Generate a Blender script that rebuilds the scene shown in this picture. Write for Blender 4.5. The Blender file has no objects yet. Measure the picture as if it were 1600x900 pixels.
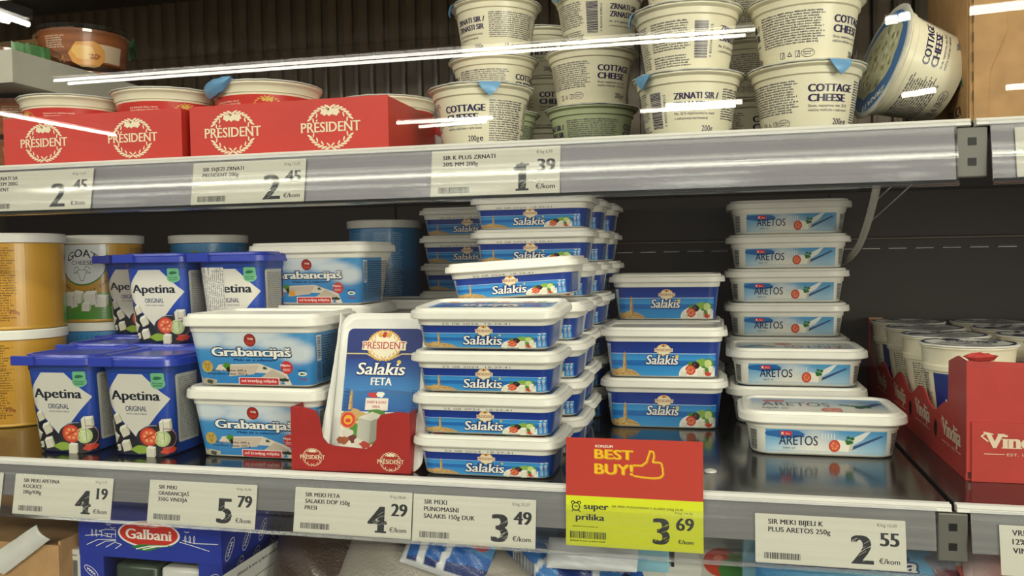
import bpy, math, random
from mathutils import Vector, Matrix
from mathutils.geometry import tessellate_polygon
PI = math.pi
SC = bpy.context.scene
COL = SC.collection

# ---------------- camera ----------------
FPX = 1325.8
_yc = Vector((320, 53, -FPX)).normalized()
_xc = Vector((5487, 37, FPX)); _xc = (_xc - _yc*_xc.dot(_yc)).normalized()
_zc = _xc.cross(_yc)
CAMR = Matrix((_xc, _yc, _zc))
CAMP = Vector((0, -.741, 0))
cd = bpy.data.cameras.new('camera'); cam = bpy.data.objects.new('camera', cd); COL.objects.link(cam)
cd.sensor_width = 36; cd.lens = 36*FPX/1600; cd.clip_start = .01
cam.matrix_world = Matrix.Translation(CAMP) @ CAMR.to_4x4()
SC.camera = cam
def ray(u, v): return CAMR @ Vector(((u-800)/FPX, (450-v)/FPX, -1))
def atY(u, v, Y):
    d = ray(u, v); return CAMP + d*((Y-CAMP.y)/d.y)
def atZ(u, v, z):
    d = ray(u, v); return CAMP + d*((z-CAMP.z)/d.z)

# ---------------- world, view, lights ----------------
SC.view_settings.view_transform = 'Standard'; SC.view_settings.look = 'None'
SC.view_settings.gamma = 1; SC.view_settings.use_curve_mapping = False
SC.view_settings.exposure = -0.34
W = bpy.data.worlds.new('world'); SC.world = W; W.use_nodes = True
wb = W.node_tree.nodes['Background']; wb.inputs[0].default_value = (1, .92, .80, 1); wb.inputs[1].default_value = .22
def area(name, loc, target, sx, sy, power, col=(1, .92, .77)):
    l = bpy.data.lights.new(name, 'AREA'); l.shape = 'RECTANGLE'; l.size = sx; l.size_y = sy; l.energy = power; l.color = col
    o = bpy.data.objects.new(name, l); COL.objects.link(o); o.location = loc
    o.rotation_euler = (Vector(target)-Vector(loc)).to_track_quat('-Z', 'Y').to_euler()
    return o
area('overhead_fill_row', (-.3, -1.6, 1.7), (-.2, 0, -.1), 4.5, .25, 14)  # these overhead rows are added out of view to brighten the shelves
area('overhead_fill_row', (-.3, -2.8, 1.7), (-.2, 0, 0), 6, .25, 30)
area('overhead_fill_row', (-.3, -3.75, 1.7), (-.2, 0, 0), 8, .3, 210)
area('front_fill_light', (4.3, -4.4, .35), (-.1, 0, -.05), 2.4, 1.4, 230)  # frontal fill added off to the right, no visible source
area('shelf_light_strip', (-.25, .012, .078), (-.25, .30, -.10), 1.9, .012, 1.5)
area('upper_fill_light', (-.2, -.06, .62), (-.2, .28, .1), 2.2, .05, 2.2)  # unseen fill added above the upper shelf
SHELF_U, SHELF_L, SHELF_B = .1025, -.205, -.50
GLASS_Y = -.11

# ---------------- helpers ----------------
def H(h):
    r = [int(h[i:i+2], 16)/255 for i in (0, 2, 4)]
    return tuple(c/12.92 if c <= .04045 else ((c+.055)/1.055)**2.4 for c in r) + (1,)
def mixc(a, b, t): return tuple(a[i]*(1-t)+b[i]*t for i in range(4))
MATS = {}
def mat(name, col, rough=.45, metal=0, coat=0, var=.06, scale=40, bump=0, sss=0, trans=0, stretch=None):
    if name in MATS: return MATS[name]
    m = bpy.data.materials.new(name); m.use_nodes = True; nt = m.node_tree; b = nt.nodes['Principled BSDF']
    c = H(col) if isinstance(col, str) else col
    tc = nt.nodes.new('ShaderNodeTexCoord'); mp = nt.nodes.new('ShaderNodeMapping'); nz = nt.nodes.new('ShaderNodeTexNoise')
    if stretch: mp.inputs['Scale'].default_value = stretch
    nz.inputs['Scale'].default_value = scale; nz.inputs['Detail'].default_value = 3
    nt.links.new(tc.outputs['Object'], mp.inputs[0]); nt.links.new(mp.outputs[0], nz.inputs['Vector'])
    rp = nt.nodes.new('ShaderNodeValToRGB')
    rp.color_ramp.elements[0].position = .3; rp.color_ramp.elements[1].position = .7
    rp.color_ramp.elements[0].color = tuple(max(0, x*(1-var)) for x in c[:3])+(1,)
    rp.color_ramp.elements[1].color = tuple(min(1, x*(1+var)) for x in c[:3])+(1,)
    nt.links.new(nz.outputs['Fac'], rp.inputs[0]); nt.links.new(rp.outputs[0], b.inputs['Base Color'])
    b.inputs['Roughness'].default_value = rough; b.inputs['Metallic'].default_value = metal
    b.inputs['Coat Weight'].default_value = coat; b.inputs['Coat Roughness'].default_value = .12
    if trans: b.inputs['Transmission Weight'].default_value = trans
    if bump:
        bp = nt.nodes.new('ShaderNodeBump'); bp.inputs['Strength'].default_value = bump; bp.inputs['Distance'].default_value = .002
        nt.links.new(nz.outputs['Fac'], bp.inputs['Height']); nt.links.new(bp.outputs[0], b.inputs['Normal'])
    MATS[name] = m; return m
def print_mat(name, rough, coat=0, bump=0):
    m = bpy.data.materials.new(name); m.use_nodes = True; nt = m.node_tree; b = nt.nodes['Principled BSDF']
    a = nt.nodes.new('ShaderNodeAttribute'); a.attribute_name = 'Col'
    nt.links.new(a.outputs['Color'], b.inputs['Base Color'])
    b.inputs['Roughness'].default_value = rough; b.inputs['Coat Weight'].default_value = coat; b.inputs['Coat Roughness'].default_value = .15
    nz = nt.nodes.new('ShaderNodeTexNoise'); nz.inputs['Scale'].default_value = 60
    if bump:
        bp = nt.nodes.new('ShaderNodeBump'); bp.inputs['Strength'].default_value = bump; bp.inputs['Distance'].default_value = .003
        nt.links.new(nz.outputs['Fac'], bp.inputs['Height']); nt.links.new(bp.outputs[0], b.inputs['Normal'])
    MATS[name] = m; return m
print_mat('print_gloss', .35, .25); print_mat('print_paper', .75); print_mat('print_matte', .6); print_mat('print_film', .25, .5, .35)
def clear_mat(name, tint, gloss=.06, rough=.03, streak=False, haze=0):
    m = bpy.data.materials.new(name); m.use_nodes = True; nt = m.node_tree; nt.nodes.clear()
    N = nt.nodes.new; out = N('ShaderNodeOutputMaterial'); tr = N('ShaderNodeBsdfTransparent'); gl = N('ShaderNodeBsdfGlossy'); mx = N('ShaderNodeMixShader'); fr = N('ShaderNodeFresnel')
    fr.inputs['IOR'].default_value = 1.5
    tr.inputs[0].default_value = H(tint); gl.inputs['Roughness'].default_value = rough
    mt = N('ShaderNodeMath'); mt.operation = 'MULTIPLY_ADD'; mt.inputs[1].default_value = 1.4; mt.inputs[2].default_value = gloss
    ge = N('ShaderNodeNewGeometry'); m1 = N('ShaderNodeMath'); m1.operation = 'SUBTRACT'; m1.inputs[0].default_value = 1; nt.links.new(ge.outputs['Backfacing'], m1.inputs[1])
    m3 = N('ShaderNodeMath'); m3.operation = 'MULTIPLY'; nt.links.new(mt.outputs[0], m3.inputs[0]); nt.links.new(m1.outputs[0], m3.inputs[1])   # mirror once, on the near face
    nt.links.new(fr.outputs[0], mt.inputs[0]); nt.links.new(m3.outputs[0], mx.inputs[0])
    nt.links.new(tr.outputs[0], mx.inputs[1]); nt.links.new(gl.outputs[0], mx.inputs[2])
    last = mx
    if haze:
        df = N('ShaderNodeBsdfDiffuse'); df.inputs[0].default_value = H('d8d6da'); m2 = N('ShaderNodeMixShader'); m2.inputs[0].default_value = haze
        nt.links.new(mx.outputs[0], m2.inputs[1]); nt.links.new(df.outputs[0], m2.inputs[2]); last = m2
        tc = N('ShaderNodeTexCoord'); mp = N('ShaderNodeMapping'); mp.inputs['Scale'].default_value = (.8, 40, 90); nz = N('ShaderNodeTexNoise'); nz.inputs['Scale'].default_value = 3
        nz.inputs['Detail'].default_value = 4
        nt.links.new(tc.outputs['Object'], mp.inputs[0]); nt.links.new(mp.outputs[0], nz.inputs['Vector'])
        mr = N('ShaderNodeMapRange'); mr.inputs[1].default_value = .3; mr.inputs[2].default_value = .7; mr.inputs[3].default_value = haze*.2; mr.inputs[4].default_value = min(1, haze*1.8)
        nt.links.new(nz.outputs['Fac'], mr.inputs[0]); nt.links.new(mr.outputs[0], m2.inputs[0])
        bp = N('ShaderNodeBump'); bp.inputs['Strength'].default_value = .08; bp.inputs['Distance'].default_value = .0006
        nt.links.new(nz.outputs['Fac'], bp.inputs['Height']); nt.links.new(bp.outputs[0], gl.inputs['Normal'])
    nt.links.new(last.outputs[0], out.inputs[0]); MATS[name] = m; return m
clear_mat('door_glass', 'fafcfb', .0, .0)
clear_mat('clear_plastic', 'f2f4f4', .05, .08)
clear_mat('rail_plastic', 'f8f8fa', .02, .10, haze=.03)
clear_mat('rail_plastic_low', 'f8f8fa', -.036, .10, haze=.02)
clear_mat('film_clear', 'e8ecea', .1, .15, haze=.25)

def link(name, me, m, parent=None, loc=None):
    o = bpy.data.objects.new(name, me); COL.objects.link(o)
    if m:
        if not me.materials: me.materials.append(MATS[m] if isinstance(m, str) else m)
    if parent: o.parent = parent
    if loc: o.location = loc
    return o
def mesh(name, v, f, smooth=True, ang=35):
    me = bpy.data.meshes.new(name); me.from_pydata([tuple(p) for p in v], [], f); me.update()
    if smooth:
        me.shade_smooth()
        try: me.set_sharp_from_angle(angle=math.radians(ang))
        except Exception: pass
    return me
def thing(name, label, cat, group=None, loc=(0, 0, 0), rz=0):
    o = bpy.data.objects.new(name, None); o.empty_display_size = .02; COL.objects.link(o)
    o.location = loc; o.rotation_euler = (0, 0, rz); o['label'] = label; o['category'] = cat
    if group: o['group'] = group
    return o
def tagob(o, label, cat, group=None):
    o['label'] = label; o['category'] = cat
    if group: o['group'] = group
    return o
def struct(o): o['kind'] = 'structure'; return o
def dup(o, parent=None):
    c = o.copy(); COL.objects.link(c)
    if parent: c.parent = parent
    for k in KIDS(o): dup(k, c)
    return c
def KIDS(o): return [x for x in COL.objects if x.parent == o]
def prism(pts, z0, z1, axis='z'):
    """extrude a 2D outline; axis 'z': pts are xy, 'y': pts are xz, 'x': pts are yz"""
    n = len(pts)
    def P(p, t): return (p[0], p[1], t) if axis == 'z' else ((p[0], t, p[1]) if axis == 'y' else (t, p[0], p[1]))
    v = [P(p, z0) for p in pts]+[P(p, z1) for p in pts]
    f = [tuple(range(n))[::-1], tuple(range(n, 2*n))]+[(i, (i+1) % n, n+(i+1) % n, n+i) for i in range(n)]
    return v, f
def boxvf(x0, x1, y0, y1, z0, z1):
    return prism([(x0, y0), (x1, y0), (x1, y1), (x0, y1)], z0, z1)
def join(*vf):
    V, F = [], []
    for v, f in vf:
        b = len(V); V += list(v); F += [tuple(b+i for i in q) for q in f]
    return V, F
def bevel(o, w=.001, seg=2):
    m = o.modifiers.new('bevel', 'BEVEL'); m.width = w; m.segments = seg; m.limit_method = 'ANGLE'; return o
def boxobj(name, m, b, parent=None, bev=0, smooth=False):
    v, f = boxvf(*b); o = link(name, mesh(name, v, f, smooth), m, parent)
    if bev: bevel(o, bev)
    return o
def ring(a, b, r, z, seg=6):
    r = min(r, a, b); pts = []
    for cx, cy, a0 in ((a-r, -(b-r), -PI/2), (a-r, b-r, 0), (-(a-r), b-r, PI/2), (-(a-r), -(b-r), PI)):
        for i in range(seg+1):
            t = a0+PI/2*i/seg; pts.append((cx+r*math.cos(t), cy+r*math.sin(t), z))
    return pts
def loft(rings, cap0=True, cap1=True):
    n = len(rings[0]); V = [p for r in rings for p in r]; F = []
    for k in range(len(rings)-1):
        for i in range(n):
            j = (i+1) % n; F.append((k*n+i, k*n+j, (k+1)*n+j, (k+1)*n+i))
    if cap0: F.append(tuple(range(n))[::-1])
    if cap1: F.append(tuple((len(rings)-1)*n+i for i in range(n)))
    return V, F
def lathe(prof, n=64, cap0=True, cap1=True):
    return loft([[(r*math.cos(2*PI*i/n), r*math.sin(2*PI*i/n), z) for i in range(n)] for r, z in prof], cap0, cap1)
def tube(pts, r, n=8):
    V, F = [], []; pts = [Vector(p) for p in pts]
    for i, p in enumerate(pts):
        d = (pts[min(i+1, len(pts)-1)]-pts[max(i-1, 0)]).normalized()
        a = d.orthogonal().normalized() if i == 0 else (a-d*a.dot(d)).normalized()
        b = d.cross(a)
        V += [p+(a*math.cos(2*PI*k/n)+b*math.sin(2*PI*k/n))*r for k in range(n)]
    for i in range(len(pts)-1):
        for k in range(n): F.append((i*n+k, i*n+(k+1) % n, (i+1)*n+(k+1) % n, (i+1)*n+k))
    return V, F+[tuple(range(n))[::-1], tuple((len(pts)-1)*n+k for k in range(n))]

class Prof:
    """side surface of a rounded-rectangle (or round) pot; s runs round it from the front centre, z up"""
    def __init__(s, z0, a0, b0, r0, z1, a1, b1, r1): s.p = (z0, a0, b0, r0, z1, a1, b1, r1)
    def __call__(s, t, z, off):
        z0, a0, b0, r0, z1, a1, b1, r1 = s.p; k = (z-z0)/(z1-z0)
        a, b, r = a0+(a1-a0)*k, b0+(b1-b0)*k, r0+(r1-r0)*k
        sg = -1 if t < 0 else 1; t = abs(t); A = r*PI/2; L1 = a-r; L2 = 2*(b-r)
        if t <= L1: x, y, nx, ny = t, -b, 0, -1
        elif t <= L1+A:
            g = (t-L1)/r; nx, ny = math.sin(g), -math.cos(g); x, y = a-r+r*nx, -(b-r)+r*ny
        elif t <= L1+A+L2: x, y, nx, ny = a, -(b-r)+t-L1-A, 1, 0
        elif t <= L1+2*A+L2:
            g = (t-L1-A-L2)/r; nx, ny = math.cos(g), math.sin(g); x, y = a-r+r*nx, b-r+r*ny
        else: x, y, nx, ny = a-r-(t-L1-2*A-L2), b, 0, 1
        return Vector((sg*(x+nx*off), y+ny*off, z))

# ---------------- flat print as geometry ----------------
_TX = {}
def glyphs(s, bold, space, serif, res=3):
    key = (s, bold, space, serif)
    if key in _TX: return _TX[key]
    c = bpy.data.curves.new('t', 'FONT'); c.body = s; c.size = 1; c.offset = 0; c.space_character = space; c.resolution_u = res
    o = bpy.data.objects.new('t', c); COL.objects.link(o); dg = bpy.context.evaluated_depsgraph_get()
    me = o.evaluated_get(dg).to_mesh(); v = [(p.co.x, p.co.y) for p in me.vertices]; f = [tuple(p.vertices) for p in me.polygons]
    o.evaluated_get(dg).to_mesh_clear(); bpy.data.objects.remove(o); bpy.data.curves.remove(c)
    if serif:
        cnt = {}
        for q in f:
            for i in range(len(q)):
                e = tuple(sorted((q[i], q[(i+1) % len(q)]))); cnt[e] = cnt.get(e, 0)+1
        ex = []
        for (a, b), n in cnt.items():
            if n != 1: continue
            (x0, y0), (x1, y1) = v[a], v[b]
            L = abs(x1-x0)
            if abs(y1-y0) < .004 and .05 < L < .30:
                # is the letter above or below this edge
                yb = (y0+y1)/2; up = None; bo = 0
                for q in f:
                    if a in q and b in q:
                        up = sum(v[i][1] for i in q)/len(q) > yb; break
                low = abs(yb+bo) < .02; hi = (abs(yb-(.682+bo)) < .02 or abs(yb-(.449+bo)) < .02)
                if (up and low) or (not up and hi):
                    ex.append((min(x0, x1)-serif, max(x0, x1)+serif, yb, yb+(serif*.8 if up else -serif*.8)))
        for x0, x1, y0, y1 in ex:
            b = len(v); v += [(x0, y0, .045), (x1, y0, .045), (x1, y1, .045), (x0, y1, .045)]; f.append((b, b+1, b+2, b+3))
    if bold > .004:      # heavier strokes: copies of the word shifted sideways, or all round for an outline
        d = bold; n = len(v); sh = [(-d, 0), (d, 0)] if bold < .06 else [(d*math.cos(a*PI/4), d*math.sin(a*PI/4)) for a in range(8)]
        V2 = [(p[0], p[1], p[2] if len(p) > 2 else 0) for p in v]; F2 = list(f)
        for k_, (dx, dy) in enumerate(sh):
            b = len(V2); V2 += [(p[0]+dx, p[1]+dy, (k_+1)*.09+(p[2] if len(p) > 2 else 0)) for p in v]; F2 += [tuple(b+i for i in q) for q in f]
        v, f = V2, F2
    _TX[key] = (v, f); return v, f
CAP = .682
class Art:
    def __init__(s): s.v = []; s.c = []; s.f = []; s.z = 1; s.M = None; s.rnd = random.Random(5)
    def add(s, pts, faces, col, zs=None, bump=True):
        b = len(s.v); many = isinstance(col, list)
        if bump: s.k = (getattr(s, 'k', 0)+1) % 24
        kz = getattr(s, 'k', 0)*.03 if not zs else 0
        for i, (x, y) in enumerate(pts):
            if s.M:
                cx, cy, ca, sa = s.M; x, y = cx+x*ca-y*sa, cy+x*sa+y*ca
            s.v.append((x, y, s.z+kz+(zs[i] if zs else 0))); s.c.append(col[i] if many else col)
        s.f += [tuple(b+k for k in f) for f in faces]
    def at(s, x=0, y=0, rot=0, z=None):
        s.M = (x, y, math.cos(rot), math.sin(rot)) if (x or y or rot) else None
        if z is not None: s.z = z
        return s
    def rect(s, x0, y0, x1, y1, col, top=None):
        t = top or col; s.add([(x0, y0), (x1, y0), (x1, y1), (x0, y1)], [(0, 1, 2, 3)], [col, col, t, t])
    def grid(s, x0, y0, x1, y1, nx, ny, fn):
        P = [(x0+(x1-x0)*i/nx, y0+(y1-y0)*j/ny) for j in range(ny+1) for i in range(nx+1)]
        s.add(P, [(j*(nx+1)+i, j*(nx+1)+i+1, (j+1)*(nx+1)+i+1, (j+1)*(nx+1)+i) for j in range(ny) for i in range(nx)], [fn(*p) for p in P])
    def poly(s, pts, col):
        tr = tessellate_polygon([[Vector((x, y, 0)) for x, y in pts]]); s.add(pts, [tuple(t) for t in tr], col)
    def ell(s, x, y, rx, ry, col, n=24, rot=0, rim=None):
        P = [(x, y)]; ca, sa = math.cos(rot), math.sin(rot)
        for i in range(n):
            a = 2*PI*i/n; p, q = rx*math.cos(a), ry*math.sin(a); P.append((x+p*ca-q*sa, y+p*sa+q*ca))
        s.add(P, [(0, i+1, (i+1) % n+1) for i in range(n)], [col]+[(rim(px, py) if callable(rim) else (rim or col)) for px, py in P[1:]])
    def blob(s, x, y, rx, ry, col, seed=0, j=.25, n=14):
        R = random.Random(seed); P = [(x, y)]
        for i in range(n):
            a = 2*PI*i/n; k = 1-j+2*j*R.random(); P.append((x+rx*k*math.cos(a), y+ry*k*math.sin(a)))
        s.add(P, [(0, i+1, (i+1) % n+1) for i in range(n)], col)
    def line(s, pts, w, col, closed=False):
        pts = [Vector(p) for p in pts]
        if closed: pts = pts+[pts[0]]
        for a, b in zip(pts, pts[1:]):
            d = b-a
            if d.length < 1e-9: continue
            n = Vector((-d.y, d.x)).normalized()*w/2; e = d.normalized()*w*.25
            s.add([tuple(a-n-e), tuple(b-n+e), tuple(b+n+e), tuple(a+n-e)], [(0, 1, 2, 3)], col)
    def arc(s, x, y, rx, ry, a0, a1, w, col, n=16):
        s.line([(x+rx*math.cos(a0+(a1-a0)*i/n), y+ry*math.sin(a0+(a1-a0)*i/n)) for i in range(n+1)], w, col)
    def rr(s, x0, y0, x1, y1, r, col, seg=4, corners=(1, 1, 1, 1)):
        P = []
        for k, (cx, cy, a0) in enumerate(((x1-r, y0+r, -PI/2), (x1-r, y1-r, 0), (x0+r, y1-r, PI/2), (x0+r, y0+r, PI))):
            if corners[k]: P += [(cx+r*math.cos(a0+PI/2*i/seg), cy+r*math.sin(a0+PI/2*i/seg)) for i in range(seg+1)]
            else: P.append(((x1, y0), (x1, y1), (x0, y1), (x0, y0))[k])
        s.poly(P, col)
    def text(s, t, x, y, h, col, w=None, al='c', bold=0, shear=0, space=1, serif=0, out=None, arch=0):
        """baseline y, cap height h; w fits the text to a width"""
        if out: 
            zz = s.z; s.text(t, x, y, h, out[0], w, al, bold+out[1], shear, space, serif and serif+out[1], None, arch); s.z = zz+1
            s._ref = glyphs(t, bold, space, serif)
        v, f = glyphs(t, bold, space, serif)
        if not v: return
        r0, r1 = min(p[0] for p in v), max(p[0] for p in v)
        k = h/CAP; kx = k if not w else w/(r1-r0)
        if out is None and getattr(s, '_fit', None) and w:
            kx = s._fit
        c0 = {'c': (r0+r1)/2, 'l': r0, 'r': r1}[al]
        P = []
        for px, py, *_ in v:
            X = (px-c0)*kx+py*k*shear; Y = py*k
            if arch: Y += -arch*((px-c0)*kx)**2
            P.append((x+X, y+Y))
        s.add(P, f, col, [q[2] if len(q) > 2 else 0 for q in v]); s.ext = (x+(r0-c0)*kx, x+(r1-c0)*kx)
    def tiny(s, x0, y0, x1, y1, pitch, col, fill=.62, ragged=.15, seed=1):
        R = random.Random(seed); y = y1-pitch
        while y >= y0-1e-6:
            xe = x1-(x1-x0)*ragged*R.random(); x = x0; cw = pitch*.42
            word = R.randint(3, 9)
            while x+cw < xe:
                if word == 0: x += cw*.8; word = R.randint(2, 10)
                hh = pitch*fill*(1 if R.random() < .3 else .72); dy = -pitch*.15 if R.random() < .12 else 0
                s.add([(x, y+dy), (x+cw*.62, y+dy), (x+cw*.62, y+hh), (x, y+hh)], [(0, 1, 2, 3)], col, None, False)
                x += cw; word -= 1
            y -= pitch
    def bar(s, x0, y0, x1, y1, col, seed=3, vert=False, n=38):
        R = random.Random(seed); a, b = (y0, y1) if vert else (x0, x1); u = (b-a)/n/1.95; t = a
        while t < b:
            w = u*R.choice((1, 1, 1.6, 2.2)); g = u*R.choice((.8, 1, 1, 1.6)); e = min(t+w, b)
            if vert: s.rect(x0, t, x1, e, col)
            else: s.rect(t, y0, e, y1, col)
            t += w+g
    def build(s, name, mapper, parent=None, m='print_gloss', maxlen=None, zone=None, off=.00012, lay=.00007):
        V, C, F = list(s.v), list(s.c), []
        for f in s.f:
            for i in range(1, len(f)-1): F.append((f[0], f[i], f[i+1]))
        if maxlen:
            out, st, cache = [], F, {}
            L2 = maxlen**2
            while st:
                a, b, c = st.pop()
                e = [((V[p][0]-V[q][0])**2+(V[p][1]-V[q][1])**2, p, q, r) for p, q, r in ((a, b, c), (b, c, a), (c, a, b))]
                d, p, q, r = max(e)
                if d <= L2: out.append((a, b, c)); continue
                if zone:
                    xs = [V[a][0], V[b][0], V[c][0]]; lo, hi = min(xs), max(xs)
                    if not ((hi > zone[0] and lo < zone[1]) or (lo < -zone[0] and hi > -zone[1])): out.append((a, b, c)); continue
                k = (p, q) if p < q else (q, p)
                if k not in cache:
                    cache[k] = len(V); V.append(tuple((V[p][i]+V[q][i])/2 for i in range(3))); C.append(tuple((C[p][i]+C[q][i])/2 for i in range(4)))
                mm = cache[k]; st.append((p, mm, r)); st.append((mm, q, r))
            F = out
        me = bpy.data.meshes.new(name); me.from_pydata([tuple(mapper(x, y, off+lay*z)) for x, y, z in V], [], F); me.update()
        ca = me.color_attributes.new('Col', 'FLOAT_COLOR', 'POINT'); ca.data.foreach_set('color', [k for c in C for k in c])
        return link(name, me, m, parent)
def flat_front(x, y, off): return Vector((x, -off, y))       # a panel facing -y
def flat_top(x, y, off): return Vector((x, y, off))          # a panel facing up
WHITE, CREAM, NAVY, RED, GOLD = H('f4f1e6'), H('efe9d2'), H('10246a'), H('c4232a'), H('d9a441')
INK = H('1c1c20')

# ---------------- setting ----------------
mat('shelf_black', '17181a', .16, 0, .3, .1, 60, .02)
mat('back_brown', '584836', .38, .1, 0, .12, 12, .12, stretch=(1, 1, 3))
mat('rib_metal', '4a3d2f', .3, .2, .2, .15, 25, .5, stretch=(1, 1, .5))
mat('back_dark', '261910', .55, 0, 0, .15, 10, .1)
mat('back_black', '1a1613', .35, .1, 0, .15, 20, .1)
mat('steel_white', 'e8e6e0', .3, .0, .2, .03)
mat('rail_grey', '8f8e8a', .35, .35, 0, .10, 6, .05, stretch=(.6, 20, 60))
mat('rail_dark', '77756f', .4, .3, 0, .1, 6)
mat('black_plastic', '101113', .4)
mat('cable_white', 'cfccc0', .45)
XL, XR = -1.30, 1.00
YB = .60
# rear wall and the panels fixed on it
struct(boxobj('wall_back', 'back_brown', (XL, XR, YB, YB+.02, -.62, .60)))
wb_o = COL.objects['wall_back']
def rib_mesh():
    v, f = prism([(-.005, 0), (-.003, -.006), (.003, -.006), (.005, 0)], .120, .58, 'z'); return mesh('rib', v, f, True)
rm = rib_mesh()
for k in range(int((XR-XL)/.028)):
    link('rib', rm, 'rib_metal', wb_o, (XL+.014+.028*k, YB, 0))
for k, (x0, x1) in enumerate(((XL, -.52), (-.517, .16), (.163, .46), (.463, XR))):
    boxobj('panel', 'back_dark', (x0, x1, YB-.006, YB, -.52, .018), wb_o, .001)
    boxobj('upper_panel', 'back_dark', (x0, x1, YB-.012, YB, .021, .088), wb_o, .001)
sl = mesh('slot', *boxvf(-.012, .012, -.0078, -.0062, -.0012, .0012), False)
for k in range(28): link('slot', sl, 'black_plastic', wb_o, (-.32+.036*k, YB, .006))
sl2 = mesh('slot_edge', *boxvf(-.012, .012, -.0076, -.0062, -.002, -.0013), False)
for k in range(28): link('slot_edge', sl2, 'steel_white', wb_o, (-.32+.036*k, YB, .006))
struct(boxobj('ceiling', 'back_brown', (XL, XR, .02, YB, .46, .475)))
struct(boxobj('wall_left', 'back_brown', (XL-.02, XL, -.02, YB+.02, -.62, .6)))
struct(boxobj('wall_right', 'back_brown', (XR, XR+.02, -.02, YB+.02, -.62, .6)))

# the aisle behind the camera: floor and ceiling, so that gloss has something to show
mat('floor_tile', '5d5a54', .35, 0, 0, .1, 8)
mat('ceiling_paint', '35322e', .8, 0, 0, .08, 5)
struct(boxobj('floor', 'floor_tile', (-7, 7, -9, -.2, -1.25, -1.2)))
struct(boxobj('ceiling_hall', 'ceiling_paint', (-9, 9, -14, -.4, 1.8, 1.85)))

# glass door
gd = thing('glass_door', 'clear glass door pane closed in front of the shelves, mirroring ceiling tubes', 'door', None, (-.15, GLASS_Y, 0))
boxobj('pane', 'door_glass', (-1.1, 1.1, 0, .004, -.60, .66), gd)
for a, b in ((-1.14, -1.1), (1.1, 1.14)): boxobj('frame', 'black_plastic', (a, b, -.01, .014, -.64, .70), gd, .002)
boxobj('frame', 'black_plastic', (-1.1, 1.1, -.01, .014, .66, .70), gd, .002); boxobj('frame', 'black_plastic', (-1.1, 1.1, -.01, .014, -.64, -.60), gd, .002)

# ceiling tubes of the hall whose images the door shows; found by mirroring the line of sight in the pane
def mirror(u, v, z):
    p = atZ(u, v, z); return Vector((p.x, 2*GLASS_Y-p.y, p.z))
em = bpy.data.materials.new('tube_light'); em.use_nodes = True
eb = em.node_tree.nodes['Principled BSDF']; eb.inputs['Emission Color'].default_value = (1, .97, .88, 1); eb.inputs['Emission Strength'].default_value = 26
MATS['tube_light'] = em
LAMPS = [((85, 126), (1180, 46), .014), ((107, 130.5), (1165, 55), .014), ((-60, 166), (180, 211), .022), ((-30, 12), (44, 38), .022), ((-20, 25), (14, 33), .022),
         ((1040, 166), (1160, 159), .026), ((1000, 174), (1150, 165), .022), ((1384, 33), (1402, 30), .03), ((1405, 28), (1421, 25), .03), ((1410, 149), (1445, 144), .03), ((1436, 144), (1462, 141), .03),
         ((1515, 18), (1640, 3), .03), ((1572, 137), (1640, 132), .03), ((620, 192), (770, 184), .022), ((655, 198), (760, 190), .02)]
LL = ['front tube of the long lit pair, crossing the pots as a bright streak', 'rear tube of the long lit pair, just under the first streak', 'tube mirrored as a slanting streak over the left red tray', 'tube mirrored at the top left corner, longer one', 'tube mirrored at the top left corner, shorter one', 'tube mirrored across the lettering of the second front pile, upper', 'tube mirrored across the lettering of the second front pile, lower', 'first short tube mirrored above the tipped pot', 'second short tube mirrored above the tipped pot', 'first short tube mirrored on the side of the tipped pot', 'second short tube mirrored on the side of the tipped pot', 'tube mirrored at the top of the upper right cardboard box', 'tube mirrored halfway down the upper right cardboard box', 'faint tube mirrored left of the lone front pot, upper', 'faint tube mirrored left of the lone front pot, lower']
for i, (a, b, r) in enumerate(LAMPS):
    p, q = mirror(*a, 1.70-.0*i), mirror(*b, 1.70)
    t = thing('ceiling_tube', 'ceiling '+LL[i], 'lamp', 'ceiling tubes seen only as reflections in the glass door')
    v, f = tube([p, q], r, 8); link('glow_tube', mesh('glow_tube', v, f), 'tube_light', t)
    c = (p+q)/2; dd = (q-p).normalized()
    v, f = boxvf(-(q-p).length/2, (q-p).length/2, -.04, .04, .03, .10); o = link('fitting', mesh('fitting', v, f, False), 'steel_white', t)
    o.location = c; o.rotation_euler = (0, 0, math.atan2(dd.y, dd.x))

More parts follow.
